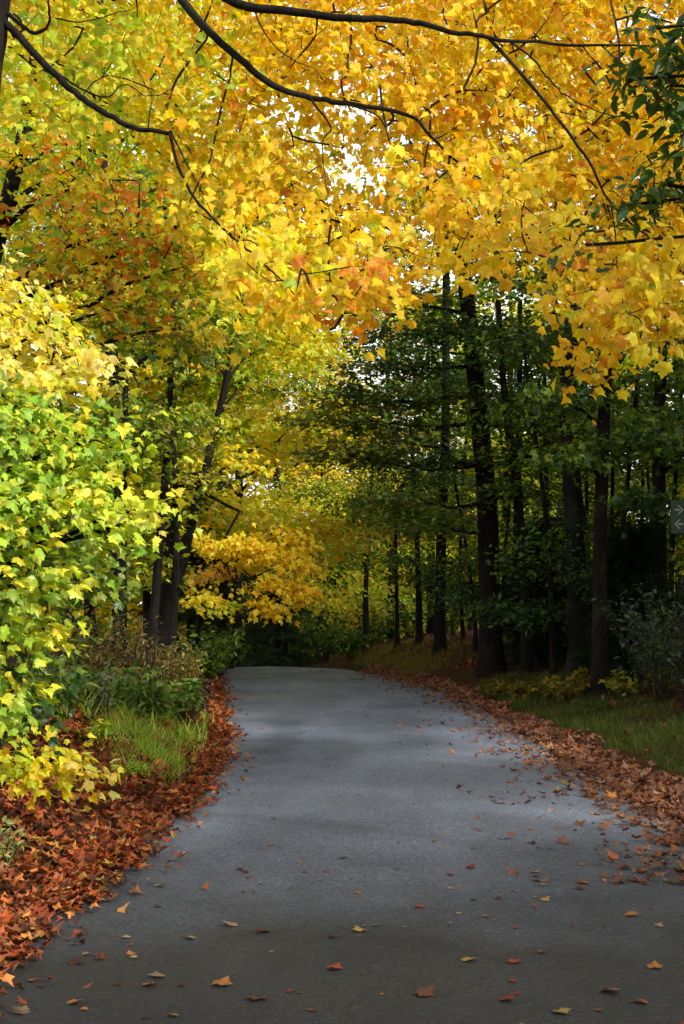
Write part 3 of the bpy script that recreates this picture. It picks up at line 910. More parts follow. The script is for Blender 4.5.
make_tree('maple_sapling', 'knee high yellow leaved sapling hanging over the red leaf carpet', 'sapling',
          [base_at(-15, 9.6), P(0, 745, 9.6), P(25, 730, 9.6)], .018, .008,
          [CL(21, 746, 9.4, .35, .4, .045, 7, [YELLOW, YGREEN]), CL(61, 756, 9.4, .22, .3, .045, 6, [YELLOW, YGREEN]), CL(86, 769, 9.3, .14, .2, .045, 4, [PALE, YELLOW]), CL(21, 776, 9.3, .10, .15, .045, 4, [YELLOW])],
          'maple', .066, 15, (.30, .16), 0.8, face=(.22, -.25, -.1), slope=.6, pull=(.7, -.2, -.3), seed=204, updown=.36)

# ---- left mid-distance -----------------------------------------------------------
make_tree('maple_tree', 'maple with rust orange and yellow leaves behind the top left branch', 'tree',
          px_trunk([(-40, 420), (-5, 250), (30, 100), (50, -100)], 14.5, -60), .13, .05,
          [CL(20, 150, 14.5, 1.0, 1.2, .5, 37, [YGREEN, LIME, YELLOW]), CL(70, 190, 14.2, 1.0, 1.2, .45, 43, [RUST, YELLOW, YGREEN, LIME], [.34, .18, .26, .22]), CL(130, 230, 14.0, 1.0, 1.2, .4, 43, [RUST, YELLOW, LIME, GOLD], [.36, .18, .26, .2]),
           CL(190, 265, 14.2, .8, 1., .35, 31, [RUST, YELLOW, YGREEN, LIME], [.34, .18, .26, .22]), CL(60, 260, 14.2, .9, 1., .35, 31, [RUST, YELLOW, YGREEN, LIME], [.34, .18, .26, .22]), CL(225, 215, 14.6, .7, .9, .35, 24, [YGREEN, LIME, YELLOW]),
           CL(110, 310, 14.0, .8, 1., .3, 24, [RUST, YGREEN, GREEN, YELLOW]), CL(170, 330, 14.4, .7, .9, .3, 21, [GREEN, RUST, YELLOW]), CL(120, 130, 15, 1.1, 1.2, .4, 37, [YGREEN, LIME]), CL(215, 120, 15, 1.0, 1.2, .5, 31, [YGREEN, GOLD]),
           CL(40, 60, 15, 1.2, 1.4, .5, 37, [YGREEN, LIME, YELLOW])],
          'maple_low', .10, 14, (.5, .28), 0.6, face=(.3, -.4, 0), seed=301)
make_tree('maple_tree', 'green leaved forest maple showing dark through the orange foliage on the left', 'tree',
          px_trunk([(118, 500), (112, 350), (105, 200), (100, 0)], 21, 121), .125, .05,
          [CL(60, 250, 21, 2., 2., .7, 90, [DGREEN, GREEN, OLIVE]), CL(150, 220, 21, 1.8, 2., .7, 90, [DGREEN, GREEN]), CL(100, 340, 20, 1.8, 1.6, .5, 80, [DGREEN, GREEN]), CL(190, 330, 20.5, 1.3, 1.5, .5, 60, [GREEN, OLIVE, YGREEN]),
           CL(60, 430, 20, 1.5, 1.5, .5, 60, [GREEN, OLIVE]), CL(150, 420, 20, 1.3, 1.5, .4, 60, [GREEN, OLIVE, YGREEN]), CL(120, 100, 22, 2.2, 2., .7, 80, [LIME, YGREEN]), CL(30, 140, 22, 2.2, 2., .7, 60, [LIME, YGREEN]),
           CL(60, 520, 21, 1.3, 1.5, .5, 60, [GREEN, DGREEN]), CL(130, 560, 22, 1.0, 1.2, .4, 40, [GREEN, YGREEN])],
          'maple_low', .12, 12, (.6, .35), 0.5, seed=302, lmat=M_GREEN)
make_tree('maple_tree', 'slim upright maple stem, right of the thickest left trunk', 'tree',
          px_trunk([(152, 640), (160, 540), (168, 440), (172, 330), (178, 200)], 20.5, 150), .085, .03,
          [CL(130, 370, 23.5, 1.4, 1.4, .4, 60, [YELLOW, YGREEN, BRONZE]), CL(190, 380, 23.5, 1.2, 1.4, .35, 60, [YGREEN, LIME, GOLD]), CL(180, 300, 23.5, 1.4, 1.4, .4, 60, [YGREEN, YELLOW, LIME]), CL(215, 250, 23.5, 1.3, 1.4, .5, 60, [YELLOW, YGREEN, GOLD])],
          'maple_low', .115, 12, (.55, .3), 0.5, face=(.3, -.4, 0), seed=303)
make_tree('maple_tree', 'double stemmed maple on the left bank leaning right with thin yellow green crown', 'tree',
          px_trunk([(163, 640), (178, 580), (192, 520), (208, 460), (222, 400), (236, 330), (250, 220)], 22, 160), .10, .04,
          [CL(240, 380, 23.5, 1.5, 1.5, .35, 60, [YGREEN, LIME, GREEN]), CL(280, 340, 23.5, 1.4, 1.4, .4, 60, [YELLOW, YGREEN]), CL(190, 430, 23.5, 1.2, 1.2, .3, 46, [LIME, YGREEN]), CL(255, 290, 23.5, 1.6, 1.5, .5, 70, [YELLOW, YGREEN, GOLD]),
           CL(215, 460, 23.5, .8, 1.0, .25, 24, [YGREEN, YELLOW]), CL(300, 250, 23.5, 1.6, 1.5, .5, 70, [YELLOW, GOLD, YGREEN]), CL(200, 350, 23.5, 1.4, 1.4, .4, 50, [LIME, GREEN])],
          'maple_low', .115, 12, (.55, .3), 0.5, face=(.3, -.4, 0), seed=304)
make_tree('maple_tree', 'small glowing golden orange maple beside the road crest', 'tree',
          px_trunk([(196, 640), (205, 590), (222, 545), (240, 510)], 25, 192), .05, .02,
          [CL(225, 550, 25, .8, .8, 0.098, 48, [GOLD, YELLOW]), CL(265, 550, 24.6, .75, .7, 0.098, 55, [GOLD, YELLOW]), CL(300, 560, 24.5, .45, .5, 0.077, 27, [GOLD, YELLOW]),
           CL(285, 585, 24.3, .55, .5, 0.063, 31, [GOLD, YELLOW]), CL(268, 608, 24.2, .42, .4, 0.049, 18, [GOLD, YELLOW]), CL(292, 535, 24.8, .35, .4, 0.049, 11, [GOLD, YELLOW]), CL(205, 600, 24.5, .5, .5, 0.070, 18, [YELLOW, YGREEN]), CL(205, 575, 25, .5, .5, 0.070, 18, [PALE, ORANGE])],
          'maple_low', .11, 11, (.42, .22), 0.9, face=(.3, -.4, 0), slope=.35, seed=305)
# ---- right: the hemlocks and maples --------------------------------------------------
make_tree('hemlock_tree', 'thick dark hemlock trunk with long level boughs over the right bank', 'tree',
          px_trunk([(490, 600), (487, 500), (480, 430), (470, 330), (462, 250), (455, 100), (452, -150)], 27, 491), .225, .10,
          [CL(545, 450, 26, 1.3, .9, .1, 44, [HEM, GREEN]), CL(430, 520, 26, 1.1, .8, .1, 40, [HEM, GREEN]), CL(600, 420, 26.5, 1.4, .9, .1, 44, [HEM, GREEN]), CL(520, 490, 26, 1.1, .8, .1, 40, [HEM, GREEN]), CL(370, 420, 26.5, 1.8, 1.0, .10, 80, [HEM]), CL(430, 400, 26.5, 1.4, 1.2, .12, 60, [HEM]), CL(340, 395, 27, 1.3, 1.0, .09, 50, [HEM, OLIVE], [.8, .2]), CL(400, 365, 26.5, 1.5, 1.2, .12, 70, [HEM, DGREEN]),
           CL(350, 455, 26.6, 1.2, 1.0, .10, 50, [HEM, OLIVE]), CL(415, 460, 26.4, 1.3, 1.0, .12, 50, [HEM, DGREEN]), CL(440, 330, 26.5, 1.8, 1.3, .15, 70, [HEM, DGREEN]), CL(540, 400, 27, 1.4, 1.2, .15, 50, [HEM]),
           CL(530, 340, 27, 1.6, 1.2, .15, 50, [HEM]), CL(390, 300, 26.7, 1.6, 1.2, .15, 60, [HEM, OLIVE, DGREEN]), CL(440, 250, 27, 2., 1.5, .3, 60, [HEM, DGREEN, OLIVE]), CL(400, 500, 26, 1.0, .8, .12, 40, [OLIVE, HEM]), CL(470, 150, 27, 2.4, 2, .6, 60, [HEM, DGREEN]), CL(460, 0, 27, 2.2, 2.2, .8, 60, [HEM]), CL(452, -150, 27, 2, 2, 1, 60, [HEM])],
          'rhomb', .15, 17, (.7, .35), 0.35, bark=M_BARK_RED, lmat=M_GREEN, seed=401, updown=.3, rise=-.02, drop=.05, rtip=.0035)
make_tree('maple_tree', 'rough dark maple trunk rising into the golden canopy on the right', 'tree',
          px_trunk([(577, 600), (572, 480), (568, 400), (572, 330), (560, 200), (545, 50), (530, -150)], 24.5, 578), .185, .09,
          [CL(500, 200, 25.5, 2., 2., .8, 110, [GOLD, YELLOW, OLIVE], [.5, .3, .2]), CL(600, 180, 25.5, 2., 2., .8, 110, [GOLD, YELLOW]), CL(430, 200, 25.5, 1.4, 1.6, .6, 70, [YELLOW, GREEN, GOLD]), CL(540, 90, 25.5, 2.2, 2., .8, 110, [GOLD, YELLOW]),
           CL(650, 90, 25.5, 1.8, 2., .8, 90, [GOLD, YELLOW, YGREEN]), CL(440, 90, 25.5, 1.6, 1.6, .7, 80, [GOLD, YELLOW]), CL(560, 0, 25.5, 2.4, 2., .8, 90, [GOLD]), CL(660, 240, 25.5, 1.6, 1.6, .6, 80, [YELLOW, YGREEN, GREEN]), CL(450, 10, 25.5, 1.8, 1.8, .7, 70, [GOLD, YELLOW]), CL(540, 270, 25.5, 1.6, 1.4, .4, 60, [GREEN, OLIVE, DGREEN])],
          'maple_low', .13, 12, (.6, .34), 0.5, face=(.3, -.5, 0), seed=402)
make_tree('maple_tree', 'straight reddish brown trunk standing at the edge of the right grass strip', 'tree',
          px_trunk([(600, 640), (601, 520), (604, 420), (607, 350), (608, 200), (608, 0)], 21.5, 599), .125, .06,
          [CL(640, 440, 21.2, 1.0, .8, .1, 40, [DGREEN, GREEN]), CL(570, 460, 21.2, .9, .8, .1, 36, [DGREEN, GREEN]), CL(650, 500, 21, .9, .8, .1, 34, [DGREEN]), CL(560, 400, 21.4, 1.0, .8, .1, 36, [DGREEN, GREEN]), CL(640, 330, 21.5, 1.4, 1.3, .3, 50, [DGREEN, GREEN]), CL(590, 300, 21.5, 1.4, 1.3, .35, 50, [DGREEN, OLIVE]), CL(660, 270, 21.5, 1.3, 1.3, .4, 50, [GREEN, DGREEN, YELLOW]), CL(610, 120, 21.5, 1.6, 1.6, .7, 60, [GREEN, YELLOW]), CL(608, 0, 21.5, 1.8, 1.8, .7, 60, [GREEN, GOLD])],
          'maple_low', .12, 12, (.55, .3), 0.5, bark=M_BARK_RED, seed=403, lmat=M_GREEN)
make_tree('maple_tree', 'straight black trunk at the far right behind the reddish one', 'tree',
          px_trunk([(661, 600), (659, 480), (660, 400), (662, 300), (660, 100)], 23, 661), .13, .07,
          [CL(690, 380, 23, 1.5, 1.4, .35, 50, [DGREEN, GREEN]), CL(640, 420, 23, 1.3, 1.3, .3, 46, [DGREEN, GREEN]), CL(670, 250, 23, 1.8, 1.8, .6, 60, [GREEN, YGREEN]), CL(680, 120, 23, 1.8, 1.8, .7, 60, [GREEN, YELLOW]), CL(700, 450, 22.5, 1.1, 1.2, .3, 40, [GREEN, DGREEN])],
          'maple_low', .12, 12, (.55, .3), 0.5, seed=404, lmat=M_GREEN)
make_tree('hemlock_tree', 'mid sized dark trunk left of the thick hemlock with bare lower stem', 'tree',
          px_trunk([(440, 600), (442, 520), (445, 430), (446, 330), (447, 150)], 31, 440), .13, .07,
          [CL(400, 340, 31, 1.8, 1.4, .2, 60, [HEM, DGREEN]), CL(460, 380, 31, 1.6, 1.4, .2, 60, [HEM, DGREEN]), CL(390, 440, 31, 1.6, 1.2, .15, 50, [HEM, OLIVE]), CL(440, 480, 30.5, 1.4, 1.2, .15, 40, [DGREEN, GREEN]), CL(440, 250, 31, 2., 1.6, .4, 60, [HEM]), CL(447, 150, 31, 1.8, 1.6, .8, 60, [HEM])],
          'rhomb', .15, 17, (.7, .35), 0.35, bark=M_BARK, lmat=M_GREEN, seed=405, updown=.3, rise=-.02, drop=.05, rtip=.0035)


# slim understorey stems: each with a light crown
def slim(label, pts, d, r, clumps, seed, x0=None, templ='rhomb', size=.13, lm=None):
    q = pts[0][0]
    if q > 400:
        clumps = clumps + [CL(q + 12 * (-1) ** seed, 520 + (seed * 37) % 50, d, 1.0, .9, .22, 34, [DGREEN, GREEN]), CL(q - 14 * (-1) ** seed, 575 + (seed * 23) % 40, d, .9, .9, .2, 30, [DGREEN])]
    make_tree('young_tree', label, 'tree', px_trunk(pts, d, x0), r, r * 0.45, clumps, templ, size, 14, (.7, .4), .45, seed=seed, lmat=lm or M_GREEN, group='slender young trees in the woods')


DG = [DGREEN, GREEN]
slim('slender stem just left of the far mid sized trunk beyond the mossy bank', [(419, 600), (417, 540), (413, 470), (410, 420)], 33, .085, [CL(420, 430, 33, 1.8, 1.6, .4, 60, [OLIVE, GREEN]), CL(390, 500, 33, 1.8, 1.4, .35, 60, [OLIVE, GREEN]), CL(440, 520, 33, 1.5, 1.3, .3, 50, DG)], 501)
slim('thin pole like stem third from the road crest', [(397, 620), (396, 560), (395, 500)], 34, .06, [CL(380, 520, 34, 1.8, 1.5, .35, 60, [OLIVE, GREEN]), CL(410, 480, 34, 1.6, 1.5, .4, 50, [OLIVE, GREEN])], 502)
slim('dark stem in the pale green gap right of the road crest', [(366, 630), (366, 580), (370, 520), (372, 470)], 37, .09, [CL(350, 490, 37, 2., 1.6, .5, 70, [GREEN, LIME, OLIVE]), CL(390, 460, 37, 1.8, 1.6, .5, 60, [OLIVE, ORANGE, YGREEN], [.5, .1, .4]), CL(340, 550, 37, 1.6, 1.4, .4, 60, GREEN and [GREEN, LIME])], 503)
slim('paired slim stem right of the thick hemlock trunk', [(526, 600), (520, 520), (512, 450), (503, 380), (498, 300)], 26, .11, [CL(520, 420, 26, 1.4, 1.4, .3, 50, DG), CL(550, 450, 26, 1.3, 1.2, .3, 40, DG), CL(500, 340, 26, 1.6, 1.4, .4, 50, DG)], 504)
slim('upright dark stem crossing behind the paired slim stem', [(517, 600), (518, 500), (519, 430), (520, 300)], 28, .11, [CL(540, 370, 28, 1.8, 1.5, .4, 60, DG), CL(490, 330, 28, 1.8, 1.5, .4, 60, DG)], 505)
slim('crooked thin stem left of the rough dark maple trunk', [(552, 620), (548, 540), (540, 470), (530, 400), (522, 330)], 25, .055, [CL(545, 420, 25, 1.2, 1.2, .3, 40, DG), CL(530, 350, 25, 1.3, 1.2, .3, 40, DG)], 506)
slim('thin straight stem just left of the rough dark maple trunk', [(549, 610), (547, 520), (545, 420), (544, 330)], 27.5, .07, [CL(560, 430, 27, 1.5, 1.3, .3, 50, DG), CL(540, 360, 27, 1.5, 1.3, .3, 50, DG)], 507)
slim('bending thin stem between the reddish and the black right trunks', [(618, 600), (622, 540), (630, 460), (637, 380), (640, 330)], 24, .055, [CL(640, 440, 24, 1.3, 1.2, .3, 50, [GREEN, OLIVE]), CL(630, 380, 24, 1.3, 1.2, .3, 40, DG)], 508)
slim('slim dark stem at the right frame edge behind the trail sign', [(671, 600), (673, 520), (679, 430), (684, 350)], 25, .06, [CL(690, 420, 25, 1.3, 1.2, .3, 40, DG), CL(660, 460, 25, 1.3, 1.2, .3, 40, [GREEN, DGREEN])], 509)
slim('faint stem in the dark gap right of the reddish trunk', [(640, 620), (642, 540), (643, 450)], 30, .07, [CL(630, 470, 30, 1.8, 1.5, .4, 60, [GREEN, OLIVE]), CL(660, 520, 30, 1.6, 1.4, .35, 50, [GREEN, DGREEN])], 510)
slim('faint stem behind the rough dark maple trunk', [(589, 620), (588, 540), (586, 470)], 31, .08, [CL(600, 480, 31, 1.8, 1.5, .4, 60, [GREEN, OLIVE]), CL(560, 500, 31, 1.8, 1.4, .35, 60, DG)], 511)
slim('slanting thin stem left of the thick hemlock trunk', [(475, 620), (468, 560), (458, 500), (450, 450)], 30, .05, [CL(460, 520, 30, 1.5, 1.3, .3, 50, [GREEN, OLIVE]), CL(470, 570, 30, 1.2, 1.2, .3, 40, DG)], 512)
slim('left bank dark trunk farthest from the road, thick and straight', [(120, 620), (122, 550), (124, 470), (126, 380)], 19.5, .085, [CL(150, 440, 19.5, 1.1, 1.1, .3, 36, [OLIVE, GREEN]), CL(90, 470, 19.5, 1.1, 1.1, .3, 36, [GREEN])], 513)
slim('second stem of the leaning pair behind the left bank shrubs', [(172, 640), (176, 570), (176, 500), (172, 420)], 21.6, .075, [CL(190, 480, 21.6, 1.0, 1.0, .25, 30, [YGREEN, OLIVE]), CL(150, 500, 21.6, 1., 1., .25, 30, [GREEN, YGREEN])], 514)

slim('leaning thin stem crossing the gap left of the reddish trunk', [(592, 620), (584, 520), (570, 430), (556, 350)], 27, .05, [CL(560, 400, 27, 1.2, 1.1, .25, 30, DG)], 515)
slim('thin stem leaning right between the hemlock and the paired stem', [(500, 640), (506, 540), (515, 450), (527, 360)], 29, .05, [CL(530, 400, 29, 1.2, 1.1, .25, 30, DG)], 516)
slim('thin straight stem close behind the reddish trunk on its right', [(613, 630), (612, 520), (613, 430), (611, 340)], 26, .05, [CL(625, 400, 26, 1.2, 1.1, .25, 30, DG)], 517)
slim('wavy thin stem between the bending stem and the black trunk', [(648, 620), (651, 530), (647, 450), (652, 370)], 27, .045, [CL(650, 400, 27, 1.2, 1.1, .25, 30, DG)], 518)
slim('thin stem leaning left between the mid sized trunk and the thick hemlock', [(463, 640), (460, 560), (463, 480), (470, 400)], 33, .055, [CL(455, 450, 33, 1.2, 1.1, .25, 30, DG)], 519)


# dark young hemlocks that fill the hollow beyond the crest
def hollow_hemlock(px, d, h, label, seed, w=1.6):
    b = base_at(px, d)
    cl = []
    for k in range(7):
        f = 0.12 + 0.13 * k
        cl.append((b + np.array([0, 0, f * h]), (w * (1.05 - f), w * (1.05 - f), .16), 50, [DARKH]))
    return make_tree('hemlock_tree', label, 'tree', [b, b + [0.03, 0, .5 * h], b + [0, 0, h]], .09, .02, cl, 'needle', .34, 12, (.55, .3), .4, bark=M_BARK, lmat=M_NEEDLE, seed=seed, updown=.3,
                     group='young hemlocks in the dark hollow', branches=False, drop=.2)


h0 = hollow_hemlock(225, 40, 5.5, 'dark young hemlock left in the hollow under the golden maple', 601)
hollow_hemlock(285, 43, 5.0, 'dark young hemlock in the middle of the hollow past the crest', 602)
hollow_hemlock(190, 34, 5.0, 'young hemlock on the left bank just before the road crest', 603, 1.4)
hollow_hemlock(335, 46, 4.5, 'young hemlock right of the hollow where pale leaves begin', 604)
hollow_hemlock(255, 48, 6.5, 'rear young hemlock between the two front ones of the hollow', 605)
hollow_hemlock(630, 22.5, 2.6, 'low hemlock in the shade between the right trunks', 606, 1.0)
hollow_hemlock(545, 27, 2.6, 'low dark hemlock behind the yellow seedlings', 607, 1.1)

# mid-distance broadleaf trees behind: two kinds, copied
def mid_tree(px, d, h, pals, label, seed, w=None):
    b = base_at(px, d)
    rng = np.random.default_rng(seed)
    cl = []
    for k in range(13):
        a = k * 2.4
        f = 0.18 + 0.78 * k / 12
        rr = h * 0.20 * math.sin(min(1, 0.25 + f) * math.pi * 0.85) + 0.3
        cl.append((b + np.array([rr * math.cos(a), rr * math.sin(a), f * h]), (h * .15, h * .15, h * .05), 60, pals, w))
    return make_tree('forest_tree', label, 'tree', [b, b + [.1, 0, .4 * h], b + [-.1, 0, .8 * h], b + [0, 0, h]], .15, .03, cl, 'rhomb', .17, 17, (.8, .5), .5, seed=seed, lmat=M_LEAF, face=(.3, -.5, 0), group='trees of the background woods')


t1 = mid_tree(275, 44, 12, [GOLD, YELLOW, PALE, YGREEN], 'tall yellow green tree filling the gap above the golden maple', 701)
t2 = mid_tree(330, 52, 11, [GREEN, LIME, OLIVE], 'pale green tree beyond the crest right of the golden maple', 702)
t3 = mid_tree(235, 38, 12.5, [YGREEN, LIME, YELLOW], 'green and yellow tree behind the leaning left maple', 703)
t4 = mid_tree(390, 48, 13, [GOLD, ORANGE, OLIVE, GREEN], 'tree with orange patches beyond the level hemlock boughs', 704)
BG = 'trees of the background woods'
for src, px, d, rz, s, lab in [
    (t2, 430, 46, 1.1, 1.0, 'light green tree seen between the mid sized trunk and thick hemlock trunk'),
    (t2, 510, 44, 2.3, 1.1, 'green background tree behind the paired slim stems'),
    (t3, 560, 42, 0.7, 1.0, 'green background tree behind the rough dark maple trunk'),
    (t2, 620, 42, 3.9, 1.0, 'green background tree behind the bending thin stem'),
    (t3, 680, 40, 4.4, 1.0, 'green background tree at the right frame edge'),
    (t3, 150, 36, 2.9, .95, 'green background tree behind the slim upright left maple'),
    (t1, 90, 33, 1.9, .9, 'yellow green background tree behind the left saplings'),
    (t3, 20, 34, 5.2, 1.0, 'green background tree behind the far left edge foliage'),
    (t3, 70, 29, 2.7, 1.3, 'tall green and yellow tree behind the rust leaved maple'),
    (t1, 165, 31, 0.9, 1.35, 'tall yellow tree behind the top left branch'),
    (t1, 225, 36, 3.1, 1.15, 'tall yellow tree behind the leaning maple top'),
    (t1, 225, 50, 2.2, 1.0, 'yellow tree glowing behind the leaning left maple'),
    (t2, 320, 56, 1.5, .95, 'green tree in the distance above the hollow'),
    (t1, 330, 62, 0.4, 1.25, 'farthest yellow tree in the bright gap above the road'),
    (t4, 200, 56, 3.3, 1.2, 'far orange tinged tree behind the leaning left maple'),
    (t3, 470, 60, 5.7, 1.3, 'far green tree behind the level hemlock boughs'),
    (t2, 590, 58, 0.2, 1.4, 'far pale green tree deep in the right woods'),
]:
    copy_tree(src, base_at(px, d), rz, s, lab, BG)


for k, yy_ in enumerate([-9, -6, -3, 0, 3, 6, 9]):  # unseen tree row, added to keep the sun off the road
    x = 8.3 + .5 * (k % 2)
    copy_tree(t3, (x, yy_, gz(x, yy_) - .1), k * 1.3, .72, 'unseen green tree added on the right beside the camera to shade the road', 'unseen shading trees beside the camera')
for k, yy_ in enumerate([14.5, 17, 19.5, 22, 24.5, 27, 30, 33]):  # unseen trees added to shade the right woods and far road
    x = 9.6 + .9 * (k % 2)
    copy_tree(t3, (x, yy_, gz(x, yy_) - .1), k * 1.7, .93, 'unseen green tree added beyond the right frame edge to shade the woods', 'unseen shading trees right of the frame')


for k, yy_ in enumerate([12, 15, 18, 21, 24, 27, 30, 34]):  # second unseen row, added to block low sky light from the right
    x = 13.5 + 1.5 * (k % 3)
    copy_tree(t3, (x, yy_, gz(x, yy_) - .1), k * 2.1, .95, 'unseen green tree added beyond the right frame edge to shade the woods', 'unseen shading trees right of the frame')


# far woods: one continuous mass
def far_woods():
    rng = np.random.default_rng(801)
    n = 48000
    ang = rng.uniform(-0.75, 0.75, n)
    dist = rng.uniform(66, 92, n)
    x = np.sin(ang) * dist; y = np.cos(ang) * dist
    top = 13 + 2.5 * np.sin(ang * 21) + 2 * np.sin(ang * 47 + 1) - 3.5 * np.exp(-((ang - 0.0) / .12) ** 2)
    z = -3.4 + rng.uniform(0, 1, n) ** 1.25 * top
    pos = np.stack([x, y, z], -1)
    ca = 0.5 + 0.5 * np.sin(ang * 30 + 0.4 * z) + rng.normal(0, .25, n)
    cols = np.where((ca > .72)[:, None], pick([YGREEN, OLIVE, GOLD], n, rng), pick([GREEN, DGREEN, OLIVE], n, rng)) * rng.uniform(.6, 1.1, (n, 1))
    nrm = np.array([0, -.5, 1.0]) + rng.normal(0, .6, (n, 3)); tip = rng.normal(0, 1, (n, 3))
    V, T, C = leaves(pos, nrm, tip, rng.uniform(.5, 1.1, n), cols, 'maple_low', rng)
    tag(new_mesh('woodland', V, [T], [M_LEAF], None, C), 'far green and yellow woodland closing the view behind all trees', 'woods', kind='stuff')


far_woods()


# ---- dark beech twigs at the top right ---------------------------------------------
make_tree('beech_tree', 'beech whose dark green leafy twigs hang in at the top right corner', 'tree',
          [base_at(900, 8.0), P(880, 500, 8.0), P(860, 200, 8.0), P(840, -150, 8.0)], .11, .05,
          [CL(671, 85, 7.6, .26, .3, .14, 18, [DGREEN]), CL(628, 80, 7.7, .16, .2, .08, 7, [DGREEN]), CL(688, 130, 7.5, .16, .2, .05, 13, [DGREEN]), CL(666, 185, 7.5, .22, .25, .05, 16, [DGREEN]), CL(628, 205, 7.5, .10, .12, .06, 7, [DGREEN]), CL(656, 28, 7.8, .14, .2, .05, 6, [DGREEN]), CL(706, 50, 7.6, .2, .2, .1, 12, [DGREEN]), CL(586, 245, 7.8, .06, .1, .04, 3, [DGREEN])],
          'oval', .092, 8, (.26, .16), .08, updown=.35, seed=901, limb_k=.13, lmat=M_GREEN, rise=.05, drop=-.1, rtip=.002)


# ================================================================== UNDERGROWTH
def plant(name, label, cat, px, d, h, stems, per, templ, size, pals, seed, spread=.5, group=None, lm=None, w=None, x=None, droop=.3):
    rng = np.random.default_rng(seed)
    xx = (px - 342) / F * d if x is None else x
    b = np.array([xx, d, gz(xx, d) - .02])
    ch, T, D = [], [], []
    pos, tip = [], []
    for k in range(stems):
        a = rng.uniform(0, 6.28); s = spread * rng.uniform(.2, 1) * h
        e = b + np.array([math.cos(a) * s, math.sin(a) * s, h * rng.uniform(.6, 1.05)])
        st = b + np.array([math.cos(a), math.sin(a), 0]) * .05 * h * rng.uniform(0, 2)
        u = np.linspace(0, 1, 6)[:, None]
        pts = st + (e - st) * u + np.array([0, 0, .25 * h]) * (u * (1 - u)) + rng.normal(0, .015 * h, (6, 3)) * u
        ch.append((pts, np.linspace(.006, .0015, 6) * (h / .6) ** .5))
        q = rng.uniform(.25, 1, per)
        p = np.stack([np.interp(q, u[:, 0], pts[:, i]) for i in range(3)], -1)
        pos.append(p + rng.normal(0, .03 * h, p.shape))
        aa = rng.uniform(0, 6.28, per)
        tip.append(np.stack([np.cos(aa), np.sin(aa), np.full(per, -droop)], -1))
    pos = np.concatenate(pos); tip = np.concatenate(tip); n = len(pos)
    nrm = np.array([0, 0, 1.0]) + rng.normal(0, .45, (n, 3))
    c = np.clip(pick(pals, n, rng, w) * rng.uniform(.7, 1.2, (n, 1)), 0, .9)
    o = crown_mesh(name, None, ch, (pos, nrm, tip, size * rng.uniform(.6, 1.2, n), c), templ, lm or M_GREEN, M_TWIG, rng, origin=b)
    o.location = b.tolist()
    return tag(o, label, cat, group)


# left bank
WG = [(.16, .28, .04), (.20, .34, .05), (.28, .40, .07), (.12, .24, .04), (.36, .42, .10)]
BR = [(.34, .20, .07), (.42, .25, .08), (.25, .16, .06), (.44, .36, .09), (.30, .33, .08)]
for i, (px, d, h, lab) in enumerate([
    (95, 16.5, 1.0, 'bronze brown shrub at the left of the bank shrubs'), (130, 18.0, 1.1, 'bronze shrub in front of the thick straight left trunk'), (165, 18.5, .95, 'bronze shrub below the leaning maple pair'),
    (185, 20.0, .9, 'brownish shrub right of the leaning maple pair'), (65, 17.5, 1.1, 'brown green shrub behind the low yellow sapling tips')]):
    plant('shrub', lab, 'shrub', px, d, h, 26, 22, 'oval', .085, [BR, OLIVE], 1000 + i, .55, 'bronze shrubs along the left bank')
for i, (px, d, h, lab) in enumerate([
    (150, 16.0, .5, 'broad leaved dark green weed clump in the middle of the left bank'), (125, 16.4, .5, 'dark green weed clump below the bronze shrubs'), (172, 16.8, .5, 'dark green weeds near the dry stalks'),
    (105, 15.6, .5, 'dark green weed clump behind the yellow sapling'), (90, 14.8, .5, 'dark weeds left of the tall grass'), (140, 17.4, .6, 'taller dark weeds under the bronze shrubs'), (60, 14.0, .55, 'dark weeds at the left behind the low yellow sapling'), (185, 18, .5, 'dark weeds by the road edge behind the dry stalks'),
    (30, 12.5, .5, 'dark weeds at the left frame edge above the red leaves')]):
    plant('weed_clump', lab, 'weeds', px, d, h, 22, 16, 'oval', .13, [WG], 1100 + i, .6, 'green weed clumps on the left bank')
plant('goldenrod', 'pale feathery stalk standing among dark weeds on the left bank', 'wildflower', 106, 14.6, .75, 4, 34, 'oval', .06, [[(.35, .38, .22), (.28, .33, .18)]], 1201, .25)
plant('goldenrod', 'shorter pale feathery stalk left of the tall grass', 'wildflower', 88, 14.8, .55, 4, 30, 'oval', .06, [[(.30, .35, .2), (.25, .3, .15)]], 1202, .3)
plant('dry_plant', 'brown dead plant on the road edge near the crest', 'dead plant', 204, 19.0, .55, 16, 14, 'oval', .08, [[(.14, .06, .04), (.2, .09, .06), (.10, .05, .03)]], 1203, .35, lm=M_DRY)
plant('dry_plant', 'dark dead stalk clump on the verge beside the leaf edge', 'dead plant', 191, 16.5, .40, 14, 8, 'oval', .06, [[(.06, .035, .025), (.10, .05, .03)]], 1204, .4, lm=M_DRY)
plant('dry_plant', 'tall thin dead stems in front of the leaning maple pair', 'dead plant', 152, 17.6, 1.2, 7, 8, 'oval', .05, [[(.20, .12, .08), (.14, .08, .05)]], 1205, .12, lm=M_DRY)
plant('low_plant', 'bright green low plant in the red leaves at the foot of the grass', 'plant', 128, 11.9, .16, 14, 9, 'oval', .09, [LIME], 1206, 1.2)
plant('low_plant', 'yellow green low plant in front of the tall grass', 'plant', 96, 12.6, .22, 12, 9, 'oval', .10, [YGREEN, LIME], 1207, 1.0)
plant('low_plant', 'pale yellow green tuft at the left frame edge on the red leaves', 'plant', 5, 8.4, .34, 26, 14, 'oval', .055, [[(.42, .42, .14), (.5, .46, .16), (.3, .36, .1)]], 1208, .8)
